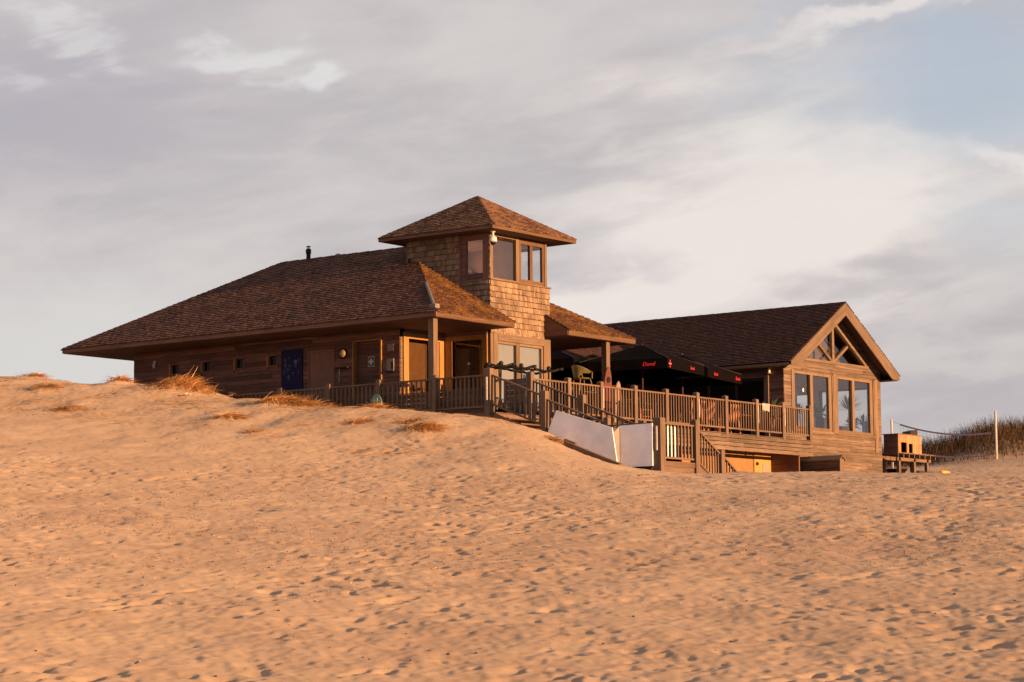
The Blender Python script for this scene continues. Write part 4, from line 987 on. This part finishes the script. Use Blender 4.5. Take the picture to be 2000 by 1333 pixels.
MB().lathe([(.01,-.68),(.02,-.72),(.024,-.77),(.015,-.81),(.004,-.82)], (22.15,1.2,0), 12).build('bulb', emit('lit_bulb', (1.0,.72,.42), 1.6), pl, True)
# oval sign in the sand
eg = thing('oval_sign', 'egg shaped blue green sign with a yellow hash mark in the dune by the railing', 'sign', (-.25,1.98,-2.75))
def oval(cx, cy, cz, a, b, x, n=28): return [(x, cy+a*math.sin(2*PI*k/n)*(1-.10*math.cos(2*PI*k/n)), cz+b*math.cos(2*PI*k/n)) for k in range(n)]
def eggm():
    m_, h, b = mat('egg_sign_paint'); p_ = pos(h); z = h.sep(p_)[2]; n = h.noise(p_, 9, 4, .6)
    f = h.ramp(h.m('ADD', z, h.m('MULTIPLY', n, .22)), -2.62, -2.35)
    h.put(b.inputs['Base Color'], h.mix(f, (.30,.34,.16,1), (.10,.20,.22,1))); b.inputs['Roughness'].default_value = .5; return m_
MB().prism(oval(0,1.98,-2.50,.205,.245,-.28), (.03,0,0)).build('panel', eggm(), eg)
hm = MB(); yel = plain('yellow_paint', (.55,.42,.05), .6)
for dy_ in (-.045,.045): hm.box(-.288,-.2815,1.98+dy_-.014,1.98+dy_+.014,-2.62,-2.36)
for dz_ in (-.035,.045): hm.box(-.290,-.2825,1.86,2.10,-2.49+dz_-.012,-2.49+dz_+.012)
hm.build('hash_mark', yel, eg); MB().box(-.27,-.24,1.95,2.01,-3.1,-2.70).build('stake', M['post'], eg)

# ------------------------------------------------------------------ play kitchen on its table right of the hall
ok = thing('work_table', 'rough timber table with crossbars beside the hall', 'table', (27.9,.75,-3.7))
# table axis runs along x, a little turned away
def TB(mb, a0, a1, b0, b1, z0, z1): return mb.box(26.1+a0, 26.1+a1, .0+b0, .0+b1, z0, z1)
m_ = MB(); TB(m_, -.1, 2.85, -.42, .42, -2.90, -2.86)
for k in range(8): TB(m_, -.1+k*.41, -.06+k*.41, -.45, -.42, -3.04, -2.87)
TB(m_, -.1, 2.81, -.42, .40, -2.94, -2.80) if False else None
m_.build('tabletop', M['rail_x'], ok)
m_ = MB(); TB(m_, 0, 2.6, -.36, -.31, -3.16, -3.045); TB(m_, 0, 2.6, .31, .36, -3.16, -2.905); m_.build('apron', M['rail_x'], ok)
for a in (.12, 1.27, 2.28):
    for b in (-.36, .24): TB(MB(), a, a+.13, b, b+.11, -4.3, -3.04).build('leg', M['post'], ok)
bx = thing('cupboard_box', 'pale plank box with two square openings standing on the work table', 'cupboard', (26.9,.1,-2.75))
planks = wood('pale_planks', (.27,.14,.07), (.40,.23,.125), 'z', .2)
m_ = MB(); wall(m_, 'y', -.34, -.31, 26.22, 28.02, -2.858, -2.20, [(26.42,26.86,-2.85,-2.48),(27.02,27.30,-2.85,-2.51)])
k = 26.22
while k < 28.0:
    wall(m_, 'y', -.352, -.341, k, min(k+.125, 28.02), -2.856, -2.202, [(26.42,26.86,-2.86,-2.48),(27.02,27.30,-2.86,-2.51)]); k += .137
m_.build('front', planks, bx)
MB().box(26.22,26.25,-.31,.25,-2.858,-2.20).box(27.99,28.02,-.31,.25,-2.858,-2.20).box(26.25,27.99,.22,.25,-2.858,-2.20).build('side', M['clad_y'], bx)
MB().box(26.18,28.05,-.37,.28,-2.20,-2.17).build('top', M['rail_y'], bx)
hb = thing('roof_tile_stack', 'small dark wedge lying on top of the plank box', 'wedge', (27.7,0,-2.17))
MB().prism([(27.35,-.2,-2.168),(28.0,-.2,-2.168),(28.0,-.2,-1.95),(27.5,-.2,-2.03)], (0,.35,0)).build('wedge', M['darkwood'], hb)
bw = thing('black_tub', 'black shallow tub on the sand under the work table', 'tub', (27.75,.6,-3.75))
MB().lathe([(.22,-3.66),(.42,-3.40),(.44,-3.38),(.40,-3.39),(.21,-3.62)], (27.75,.6,0), 22).build('tub', M['black'], bw, True)
pk = thing('leaning_plank', 'dark plank lying on the sand in front of the work table', 'plank', (25.6,-1.2,-3.8))
MB().beam((24.6,-.55,-3.72), (27.3,-1.25,-3.63), .22, .06).beam((26.6,-.9,-3.58), (27.8,-1.65,-3.66), .2, .05).build('plank', M['darkwood'], pk)
MB().box(26.75,27.0,-1.5,-1.3,-3.85,-3.62).build('block', pot_m, pk)
tag(MB().lathe([(.08,27.75),(.095,27.80),(.095,28.28),(.08,28.34),(.03,28.36)], (0,-1.25,-3.595), 18, 'x').build('yellow_drum', plain('yellow_plastic', (.75,.33,.012), .45), None, True), 'yellow plastic drum lying on the sand right of the work table', 'drum')
# volleyball net
vn = thing('volleyball_net', 'sagging volleyball net with blue bands between two white posts', 'net', (48.6,9.4,-2.2))
A, B = Vector((47.25,11.3,-2.45)), Vector((50.15,7.45,-1.95))
HZ = {0: .12, 1: .45}
for P_, zt in ((A, .08), (B, .42)): MB().tube([P_+Vector((0,0,-.6)), Vector((P_.x,P_.y,zt))], .055, 12).build('post', M['postw'], vn)
bl = plain('blue_band', (.018,.016,.075), .6)
def sag(f, za, zb, s_): 
    p = A.lerp(B, f); return Vector((p.x, p.y, za+(zb-za)*f-s_*4*f*(1-f)))
tops = [sag(.08+.87*k/24, -.02, -.55, .32) for k in range(25)]; bots = [sag(.08+.87*k/24, -1.15, -1.55, .32) for k in range(25)]
m_ = MB(); 
for p, q in zip(tops, tops[1:]): m_.beam(p, q, .012, .075)
m_.build('top_band', bl, vn)
m_ = MB()
for p, q in zip(bots, bots[1:]): m_.beam(p, q, .012, .075)
m_.build('bottom_band', bl, vn)
m_ = MB()
for p, q in zip(tops[::1], bots[::1]): m_.beam(p, q, .005, .005)
for r in range(1, 8):
    for i in range(24): m_.beam(tops[i].lerp(bots[i], r/8), tops[i+1].lerp(bots[i+1], r/8), .005, .005)
m_.build('mesh', M['black'], vn)
m_ = MB(); m_.beam((A.x,A.y,.03), tops[0], .012, .012); m_.beam((B.x,B.y,-.5), tops[-1], .012, .012); m_.beam((B.x,B.y,-1.5), bots[-1], .012, .012); m_.build('rope', M['black'], vn)
# ------------------------------------------------------------------ sand
CT = np.array([(-33.68,-19.15,-9.03),(-31.52,-16.41,-8.5),(-28.73,-12.87,-7.86),(-25.02,-8.16,-7.01),(-32.76,-19.92,-9.05),(-30.49,-17.26,-8.52),(-27.56,-13.84,-7.87),(-23.66,-9.28,-7.02),(-31.41,-21.15,-9.07),(-28.98,-18.64,-8.54),(-25.84,-15.41,-7.89),(-21.67,-11.1,-7.03),(-30.12,-22.49,-9.09),(-27.53,-20.14,-8.56),(-24.2,-17.11,-7.91),(-19.76,-13.08,-7.05),(-29.1,-23.68,-9.11),(-26.38,-21.47,-8.58),(-22.9,-18.62,-7.92),(-18.25,-14.83,-7.06),(-28.28,-24.72,-9.12),(-25.47,-22.63,-8.59),(-21.86,-19.95,-7.94),(-17.05,-16.37,-7.08),(-27.47,-25.87,-9.13),(-24.56,-23.92,-8.6),(-20.82,-21.41,-7.95),(-15.84,-18.07,-7.1),(-26.74,-27,-9.14),(-23.75,-25.19,-8.62),(-19.9,-22.85,-7.97),(-14.77,-19.74,-7.12),(-25.97,-28.34,-9.15),(-22.88,-26.69,-8.63),(-18.92,-24.56,-7.99),(-13.63,-21.72,-7.15),(-25.27,-29.7,-9.15),(-22.11,-28.2,-8.64),(-18.04,-26.28,-8.01),(-12.62,-23.72,-7.18),(-24.78,-30.79,-9.15),(-21.56,-29.42,-8.64),(-17.41,-27.66,-8.02),(-11.89,-25.32,-7.2),(-13.41,-12.89,-6.34),(-9.83,-10.16,-5.7),(-12.48,-14.14,-6.35),(-8.82,-11.52,-5.71),(-11.69,-15.28,-6.36),(-7.95,-12.78,-5.73),(-10.5,-17.15,-6.39),(-6.65,-14.81,-5.76),(-9.23,-19.35,-6.42),(-5.26,-17.22,-5.8),(-8.09,-21.58,-6.46),(-4.03,-19.66,-5.85),(-7.28,-23.37,-6.49),(-3.14,-21.62,-5.89),(-21.92,-4.23,-6.29),(-15.11,4.41,-4.64),(-20.41,-5.48,-6.29),(-13.25,2.87,-4.63),(-18.18,-7.51,-6.29),(-10.52,0.38,-4.63),(-16.05,-9.72,-6.31),(-7.91,-2.32,-4.63),(-9.54,11.48,-3.13),(-2.12,20.91,-0.67),(-8.05,8.95,-3.18),(-5.13,12.37,-2.25),(-5.65,5.41,-3.23),(-2.87,8.28,-2.27),(-4.58,0.7,-3.55),(-2.36,2.72,-2.81),(-7.78,-6.3,-5.04),(-3.91,-3.14,-3.98),(-7.82,-9.51,-5.34),(-4.2,-6.83,-4.48),(-1.94,-7.41,-4.76),(-0.9,-8.04,-4.84),(-3.39,-9.71,-5.13),(3.17,-7.87,-4.71),(-0.64,-10.26,-5.06),(4.46,-9.02,-4.77),(5.95,-9.6,-4.77),(8.71,-10.49,-4.75),(11.78,-12.15,-4.75),(13.87,-14.35,-4.76),(16.5,-1.89,-4.2),(24.88,-0.44,-3.71),(27.29,-0.7,-3.69),(36.52,3.22,-2.9),(47.01,4.59,-2.1),(48.27,6.57,-2.06),(46.13,10.73,-2.39),(48.83,0.55,-1.99),(62.05,19.12,-1.37),(65.07,13.17,-0.84),(-0.6,17.66,-0.94),(-0.6,16.19,-0.95),(-0.6,14.28,-1.2),(-0.6,11.47,-1.45),(-0.6,9.09,-1.58),(-0.6,8.44,-1.74),(-0.6,7.8,-2.05),(-0.6,6.34,-2.17),(-0.6,5.32,-2.27),(-0.6,3.53,-2.52),(-0.6,2.36,-2.61),(-0.6,1.5,-2.69),(-0.6,0.47,-2.86),(-0.6,-0.45,-2.98),(-0.6,-1.36,-3.06),(-0.6,-2.25,-3.22),(-0.6,-3.12,-3.38),(-0.6,-4.15,-3.69),(0.8,-1,-3.4),(0.8,2,-3.4),(0.8,5,-3.4),(0.8,8,-3.4),(0.8,11,-3.4),(0.8,14,-3.4),(4,15,-3.3),(4,6,-3.6),(1,-4,-4.6),(1,-6.6,-5),(8,-1,-4.6),(14,-1,-4.5),(9,-5,-4.75),(14,-5,-4.6),(18,-4,-4.35),(22,4,-3.7),(10,30,-3),(-40.41,-33.55,-9.5),(-52.33,-42.65,-9.77),(-72.21,-57.83,-10.3),(-306.2,-236.4,-11),(-94.3,-359.2,-11),(142.4,-296.2,-6),(265.2,-84.3,0),(202.2,152.4,-1),(-9.7,275.2,1),(-246.4,212.2,-3),(-369.2,0.3,-11)], float)
CT = CT[~((CT[:,0] > .7) & (CT[:,0] < 18.5) & (CT[:,1] > -7) & (CT[:,1] < 16) & (CT[:,1] != -7.87))]
CT = np.r_[CT, [(5,-6.5,-4.85),(9,-5,-4.85),(14,-5,-4.7),(16.5,-2,-4.5),(19,-3,-4.45),(21,-.5,-4.15),(1,-4,-4.7),(1,-6.6,-4.9),(8,-1,-4.8),(14,1,-4.6),(22,4,-3.9),(4,10,-3.4)]]
near = CT[np.hypot(CT[:,0], CT[:,1]+15) < 140]
def phi(r): return np.where(r > 1e-9, r*r*np.log(np.maximum(r, 1e-9)), 0)
X_ = near[:,:2]/10; n_ = len(near)
A_ = np.zeros((n_+3, n_+3)); A_[:n_,:n_] = phi(np.linalg.norm(X_[:,None]-X_[None], axis=2))+np.eye(n_)*.004
A_[:n_,n_] = 1; A_[:n_,n_+1:] = X_; A_[n_,:n_] = 1; A_[n_+1:,:n_] = X_.T
W_ = np.linalg.solve(A_, np.r_[near[:,2], 0, 0, 0])
def sm(x, a, b):
    t = np.clip((x-a)/(b-a), 0, 1); return t*t*(3-2*t)
MOUNDS = [(54.0,9.6,3.2,2.6,.95),(58.5,5.6,3.5,2.5,1.1),(50.5,14.5,4,2.4,.45),(63,9,7,5,1.3),(62,1,5,4,1.5),
 (-1.35,8.75,.75,.6,.24),(-1.4,11.3,.4,.35,.12),(-1.7,4.4,.7,.4,.14),(-3.4,-2.2,.6,.4,.08),(-1.13,15.4,.6,.5,.12),(-3.2,12.5,.8,.5,.1),(-4.2,4.0,.5,.3,.06),(-1.5,1.1,.5,.3,.06),(-.8,-4.55,.55,.45,.14)]
def base_z(x, y):
    x = np.asarray(x, float); y = np.asarray(y, float); out = np.empty_like(x)
    for i in range(0, len(x), 60000):
        q = np.stack([x[i:i+60000], y[i:i+60000]], 1)/10
        r = np.linalg.norm(q[:,None]-X_[None], axis=2)
        out[i:i+60000] = phi(r)@W_[:n_]+W_[n_]+q@W_[n_+1:]
    th = np.arctan2(y+15, x); R = np.hypot(x, y+15)
    inland = (x*.6+(y+15)*.6)/np.maximum(R, 1)
    far = np.where(inland > 0, -1.2+inland*1.2, -1.2+inland*9)
    w = sm(R, 85, 150); out = np.clip(out, -10.5, 2.0)*(1-w)+far*w
    # hollow under the deck and the stairs
    d1 = np.minimum(np.minimum(x-.0, 19-x), np.minimum(y+2.0, 16-y)); zt = np.where((x > 1.9) & (y < 6), -4.7, -3.6)
    w = sm(d1, -.05, .7); out = np.where(w > 0, out*(1-w)+np.minimum(out, zt)*w, out)
    zs = np.where(y > -5.75, -2.95+(y+1.98)*.411, -4.5)-.42
    d2 = np.minimum(np.minimum(x+.12, 1.95-x), np.minimum(y+7.35, -1.6-y)); w = sm(d2, -.25, .12)
    out = np.where(w > 0, out*(1-w)+np.minimum(out, zs)*w, out)
    for mx, my, ra, rb, h in MOUNDS: out = out+h*np.exp(-((x-mx)/ra)**2-((y-my)/rb)**2)
    return out
# relief tile: wind ripples, lumps and thousands of footprints
TN, TS = 1600, 64.0
rs = np.random.RandomState(11)
fx = np.fft.fftfreq(TN, TS/TN); kx, ky = np.meshgrid(fx, fx, indexing='ij'); k_ = np.hypot(kx, ky)+1e-9
def band(l0, l1, p, seed, an=1.0):
    r = np.random.RandomState(seed).randn(TN, TN); ka = np.hypot(kx, ky*an)+1e-9
    f = (ka**-p)*np.exp(-(1/(ka*l1))**4)*np.exp(-(ka*l0)**4)
    h = np.real(np.fft.ifft2(np.fft.fft2(r)*f)); return h/h.std()
tile = band(.35, 1.6, 1.2, 1, 1.4)*.0065+band(.14, .5, .8, 2)*.0034+band(1.5, 6, 1.5, 3)*.014
stepm = np.zeros((TN, TN)); px = TN/TS
def stamp(cx, cy, a, ra, rb, dep, rim):
    R = int(max(ra, rb)*3.2*px)+2; i0, j0 = int(cx*px), int(cy*px)
    ii, jj = np.mgrid[-R:R+1, -R:R+1]; u = (ii/px)*math.cos(a)+(jj/px)*math.sin(a); v = -(ii/px)*math.sin(a)+(jj/px)*math.cos(a)
    r2 = ((u/ra)**2+(v/rb)**2)*np.where(jj > 0, .42, 1.25)     # sun-facing wall of each dent flattened to shape out its highlight
    h = -dep*np.exp(-r2**1.7)+rim*np.exp(-((np.sqrt(r2)-1.45)/.38)**2)*(.6+.4*np.cos(np.arctan2(v, u)+a*3))
    I = (i0+ii) % TN; J = (j0+jj) % TN
    stepm[I, J] += h
for k in range(34000):
    s_ = rs.uniform(.6, 1.2)*rs.choice([.5, .65, .8, 1.1])
    stamp(rs.uniform(0, TS), rs.uniform(0, TS), rs.uniform(0, 2*PI), .15*s_, .095*s_, rs.choice([.012, .016, .022, .03, .044])*s_, rs.uniform(.002, .008)*s_)
for k in range(90):                                     # walked trails
    x, y, a = rs.uniform(0, TS), rs.uniform(0, TS), rs.uniform(0, 2*PI)
    for j in range(rs.randint(12, 40)):
        sd = .12 if j % 2 else -.12
        stamp((x-math.sin(a)*sd) % TS, (y+math.cos(a)*sd) % TS, a+rs.uniform(-.2, .2), .16, .09, rs.uniform(.024, .04), .008)
        x += math.cos(a)*.62; y += math.sin(a)*.62; a += rs.uniform(-.06, .06)
def samp(T_, x, y):
    u = (x % TS)*px; v = (y % TS)*px; i = np.floor(u).astype(int); j = np.floor(v).astype(int); a = u-i; b = v-j
    i %= TN; j %= TN; i1 = (i+1) % TN; j1 = (j+1) % TN
    return T_[i,j]*(1-a)*(1-b)+T_[i1,j]*a*(1-b)+T_[i,j1]*(1-a)*b+T_[i1,j1]*a*b
fhx, fhy = math.cos(Y_), math.sin(Y_)
def ground_z(x, y, detail=True):
    x = np.atleast_1d(np.asarray(x, float)); y = np.atleast_1d(np.asarray(y, float)); z = base_z(x, y)
    if detail:
        s = (x-CAM.x)*fhx+(y-CAM.y)*fhy
        w = 1-sm(s, 85, 130)
        dune = sm(z, -5.0, -3.4)*sm(-x, -1, 2.0)         # the wind-smoothed dune face
        pat = .55+.65*sm(samp(patch, x, y), -.8, .9)
        z = z+w*(samp(tile, x, y)*(1-.15*dune)+samp(hum, x, y)*.016*dune+samp(stepm, x, y)*.82*(1-.80*dune)*pat)
    return z
patch = band(3, 14, 1.6, 5); hum = band(.9, 3.5, 1.3, 8)
OX, OY = CAM.x-60*fhx, CAM.y-60*fhy
taus = np.r_[-8, -5, -3, -2, -1.4, -1, -.7, -.5, -.38, -.29, -.22, -.195, np.linspace(-.178, .178, 1220), .195, .22, .29, .38, .5, .7, 1, 1.4, 2, 3, 5, 8]
ss = [2, 10, 25, 45, 60, 70, 78, 83, 86]
while ss[-1] < 138: ss.append(ss[-1]+.00052*ss[-1])
ss += [138+k*.25 for k in range(1, 220)]+[194+1.6**k for k in range(1, 17)]
ss = np.array(ss); Sg_, Tg = np.meshgrid(ss, taus, indexing='ij')
gx = (OX+Sg_*fhx+Sg_*Tg*math.sin(Y_)).ravel(); gy = (OY+Sg_*fhy-Sg_*Tg*math.cos(Y_)).ravel()
gz = ground_z(gx, gy)
nr, nc = Sg_.shape
me = bpy.data.meshes.new('beach_sand'); me.vertices.add(nr*nc)
me.vertices.foreach_set('co', np.stack([gx, gy, gz], 1).ravel().astype('f'))
idx = np.arange(nr*nc).reshape(nr, nc)
q = np.stack([idx[:-1,:-1], idx[:-1,1:], idx[1:,1:], idx[1:,:-1]], -1).reshape(-1, 4)[:, ::-1]
me.loops.add(q.size); me.loops.foreach_set('vertex_index', q.ravel().astype('i'))
me.polygons.add(len(q)); me.polygons.foreach_set('loop_start', np.arange(0, q.size, 4, dtype='i')); me.polygons.foreach_set('loop_total', np.full(len(q), 4, 'i'))
me.polygons.foreach_set('use_smooth', np.ones(len(q), bool)); me.update(calc_edges=True)
m_, h, b = mat('dry_sand'); p_ = pos(h)
n1_ = h.noise(p_, .35, 5, .6); n2_ = h.noise(p_, 3.0, 5, .65); n3_ = h.noise(p_, 55, 3, .7)
x_, y_, z_ = h.sep(p_)
c_ = h.mix(h.ramp(n1_, .35, .65), (.318,.232,.160,1), (.372,.278,.192,1))
deb = h.m('MULTIPLY', h.m('MULTIPLY', h.ramp(n2_, .50, .66), h.ramp(h.noise(p_, .22, 4, .6), .42, .60)), h.ramp(n3_, .42, .62))
deb = h.m('MULTIPLY', deb, h.m('MULTIPLY', h.ramp(z_, -7.8, -7.0), h.ramp(z_, -4.5, -5.0)))
c_ = h.mix(h.m('MULTIPLY', deb, .75), c_, (.20,.10,.06,1))
f = h.ramp(n3_, .25, .75, .86, 1.14); c_ = h.mix(1.0, c_, h.xyz(f, f, f), 'MULTIPLY')
h.put(b.inputs['Base Color'], c_); b.inputs['Roughness'].default_value = .95; b.inputs['Diffuse Roughness'].default_value = .30; b.inputs['Specular IOR Level'].default_value = .15
bump(h, b, h.noise(p_, 38, 4, .7), .35, .012)
me.materials.append(m_)
so_ = bpy.data.objects.new('beach_sand', me); col.objects.link(so_); so_['kind'] = 'structure'
def gz1(x, y): return float(ground_z(x, y)[0])
# shells, pebbles and driftwood crumbs
def scatter(name, label, mt, n, zone, size, seed):
    r = np.random.RandomState(seed); s = r.uniform(zone[0], zone[1], n*3)**1.0; t = r.uniform(-.24, .24, n*3)*s
    x = CAM.x+s*fhx+t*math.sin(Y_); y = CAM.y+s*fhy-t*math.cos(Y_)
    pm = samp(patch, x*1.0+9, y+4); keep = np.where(pm > r.uniform(-1.6, 1.2, n*3))[0][:n]; x, y = x[keep], y[keep]
    z = ground_z(x, y); mb = MB()
    for X, Y, Z in zip(x, y, z):
        a = r.uniform(0, PI); w = r.uniform(*size); l = w*r.uniform(.8, 2.2); hh_ = w*r.uniform(.4, .9); c, s_ = math.cos(a), math.sin(a)
        P = lambda u, v, h_: (X+u*c-v*s_, Y+u*s_+v*c, Z+h_)
        mb.add([P(-l/2,-w/2,-.003), P(l/2,-w/2,-.003), P(l/2,w/2,-.003), P(-l/2,w/2,-.003), P(-l/4,-w/4,hh_), P(l/3,0,hh_*.8), P(-l/5,w/4,hh_)], [(0,1,5,4),(1,2,5),(2,3,6,5),(3,0,4,6),(4,5,6)])
    o = mb.build(name, mt); return tag(o, label, None, None, 'stuff')
scatter('shell_fragments', 'tiny pale shell fragments strewn over the beach', plain('shell', (.60,.48,.37), .6), 1700, (36, 59), (.006, .014), 3)
scatter('pebbles', 'small dark pebbles and weed crumbs on the beach', plain('dark_pebble', (.045,.03,.022), .8), 190, (30, 64), (.012, .034), 4)
scatter('wrack_crumbs', 'reddish brown plant crumbs along the drift line', plain('wrack', (.16,.07,.035), .9), 5200, (40, 59), (.008, .024), 6)
# dead marram: tufts and drifts of straw on the dune
straw = shingle('dead_straw', (.40,.215,.095), (.86,.56,.26))
def blade(mb, p, d_, L, w, bend, n=4):
    p = Vector(p); d_ = Vector(d_).normalized(); s_ = d_.cross(Vector((.3,.2,1))).normalized(); o = len(mb.v)
    for i in range(n+1):
        ww = w*(1-.8*i/n)/2; mb.v += [tuple(p-s_*ww), tuple(p+s_*ww)]; p = p+d_*(L/n); d_ = (d_+bend/n).normalized()
    for i in range(n): mb.f.append((o+2*i, o+2*i+1, o+2*i+3, o+2*i+2))
def tuft(label, x, y, rx, ry, n, L, up_, dirs, w=.021, name='straw_tuft'):
    """clump of dead grass: rx across the view, ry down the slope; dirs = mean lie direction across/along"""
    mb = MB(); U = Vector((math.sin(Y_), -math.cos(Y_), 0)); V = Vector((fhx, fhy, 0))
    px_, py_ = [], []; spec = []
    for i in range(int(n*2.4) if n > 30 else n//3):
        a = random.gauss(0, .45)*rx; b_ = random.gauss(0, .45)*ry; P = U*a+V*b_
        px_.append(x+P.x); py_.append(y+P.y)
    zs = ground_z(np.array(px_), np.array(py_))
    for X, Y, Z in zip(px_, py_, zs):
        th = random.gauss(0, .75); d_ = U*(dirs[0]+random.gauss(0, .8))+V*(dirs[1]+random.gauss(0, .6)); d_.normalize()
        e = max(-.15, random.gauss(up_*.28, .16)+(.5 if random.random() < .025 else 0)); d_ = d_*math.cos(e)+Vector((0,0,math.sin(e)))
        blade(mb, (X, Y, Z+random.uniform(-.01, .07)), d_, L*random.uniform(.45, 1.25), w*random.uniform(.6, 1.3), Vector((random.gauss(0,.2), random.gauss(0,.2), random.uniform(-.9, .1))))
    o = mb.build(name, straw); return tag(o, label, 'dead grass', 'tufts of dead grass on the dune')
tuft('largest straw tuft cresting the dune, spilling down to the right', -1.41, 8.67, 0.8, 0.45, 620, 0.45, 0.35, (0.9, -0.3))
tuft('ragged straw tuft on the crest just left of the house wall', -1.4, 11.3, 0.35, 0.2, 110, 0.38, 0.35, (0.4, 0))
tuft('low straw tuft on the far left of the dune crest', -1.13, 15.39, 0.4, 0.2, 90, 0.32, 0.3, (0.3, 0))
tuft('thin straw tuft below the crest at the left, darker', -3.23, 12.51, 0.6, 0.4, 110, 0.35, 0.15, (0.5, -0.4))
tuft('scattered straw lower down at the left of the dune face', -4.99, 9.65, 0.6, 0.35, 130, 0.35, 0.15, (0.5, -0.4))
tuft('long swept straw drift pointing down right below the side railing', -1.73, 4.18, 0.9, 0.35, 480, 0.48, 0.15, (1.3, -0.45))
tuft('pale flattened straw patch beneath the largest tuft', -4.26, 3.94, 0.5, 0.25, 150, 0.42, 0.1, (0.9, -0.2))
tuft('single dark stems lying on the dune face under the largest tuft', -5, 6.38, 0.5, 0.1, 14, 0.6, 0.05, (1.2, -0.2))
tuft('wispy straw at the foot of the side railing left of the oval sign', -0.26, 3.83, 0.6, 0.2, 90, 0.4, 0.5, (0.3, 0))
tuft('short straw tuft just right of the oval sign', -1.47, 1.04, 0.35, 0.2, 90, 0.32, 0.25, (0.5, -0.2))
tuft('straw tuft with a dark heart on the dune below the porch column', -3.46, -2.35, 0.5, 0.3, 220, 0.42, 0.2, (0.9, -0.35))
tuft('small orange straw tuft on the slope below the house porch', -3.37, -0.05, 0.35, 0.2, 80, 0.35, 0.2, (0.6, -0.2))
tuft('faint straw wisps on the lower dune left of centre', -5.45, 1.93, 0.3, 0.15, 40, 0.3, 0.1, (0.7, -0.2))
tuft('straw wisps on the dune nearest the stair foot', -2.94, -1.48, 0.4, 0.15, 70, 0.35, 0.15, (0.8, -0.2))
tuft('little straw tuft at the top of the timber beam', -1.35, -5.05, 0.25, 0.15, 60, 0.25, 0.2, (0.7, -0.2))
tuft('dry twigs on the beach at the lower left', -28.35, -16.69, 0.25, 0.2, 22, 0.28, 0.1, (0.5, 0.1))
tuft('dry twigs lying near the bottom left corner', -24.58, -11.33, 0.3, 0.2, 26, 0.3, 0.1, (0.3, 0.1))
# loose straw strewn over the dune face
mb = MB(); r = np.random.RandomState(21); n = 3400
xs_ = -1.0-np.abs(r.randn(n))*2.4; ys_ = r.uniform(-4, 17, n)
cl_ = r.rand(40, 2)*[-5.5, 20]+[-.8, -3.5]; k_c = r.randint(0, 40, n); pick = r.rand(n) < .62
xs_ = np.where(pick, cl_[k_c, 0]+r.randn(n)*.30, xs_); ys_ = np.where(pick, cl_[k_c, 1]+r.randn(n)*.45, ys_)
ok_ = xs_ < -.45; xs_, ys_ = xs_[ok_], ys_[ok_]; zs_ = ground_z(xs_, ys_)
for X, Y, Z in zip(xs_, ys_, zs_):
    a = random.gauss(-.9, .5); d_ = Vector((math.cos(a), math.sin(a), random.uniform(-.12, .12)))
    blade(mb, (X, Y, Z+.012), d_, random.uniform(.08, .36), random.uniform(.010, .022), Vector((0,0,-.15)), 2)
tag(mb.build('straw_litter', straw), 'loose straw strewn over the dune face', None, None, 'stuff')
# white litter on the big tuft
lt = MB(); X, Y = -1.92, 7.77; Z = gz1(X, Y)+.10
for k in range(5):
    a = k*1.3; lt.add([(X,Y,Z),(X+.13*math.cos(a),Y+.13*math.sin(a),Z+.03*math.sin(k*2)),(X+.12*math.cos(a+.7),Y+.12*math.sin(a+.7),Z+.05)], [(0,1,2)])
tag(lt.build('litter', M['pale']), 'crumpled white scrap caught on the largest straw tuft', 'litter')
# living marram on the far dunes
mar = shingle('marram_blades', (.028,.018,.011), (.105,.066,.034))
mb = MB(); r = random.Random(5); cand = []
for (cx, cy, ra, rb, n) in ((54.0,9.6,3.6,2.8,3400),(58.5,5.6,4.0,3.0,3200),(50.6,13.6,3.6,2.2,1500),(63,9,7,4,3000),(62,1,5,4,1800),(47.5,17,3,2,500),(51.6,12.0,2.6,1.6,1500),(56,12.5,5,3,1800)):
    for i in range(n): cand.append((cx+r.gauss(0,.55)*ra, cy+r.gauss(0,.55)*rb))
cand = np.array(cand); zz = ground_z(cand[:,0], cand[:,1])
for (X, Y), Z in zip(cand, zz):
    e = r.uniform(.85, 1.5); a = r.uniform(0, 2*PI); L = r.uniform(.35, 1.25)*r.choice([.8, 1, 1])
    blade(mb, (X,Y,Z-.05), (math.cos(a)*math.cos(e), math.sin(a)*math.cos(e), math.sin(e)), L, .026, Vector((math.cos(a)*.35, math.sin(a)*.35, -.25)), 3)
tag(mb.build('dune_grass', mar), 'brown marram grass covering the dunes behind the volleyball net', None, None, 'stuff')
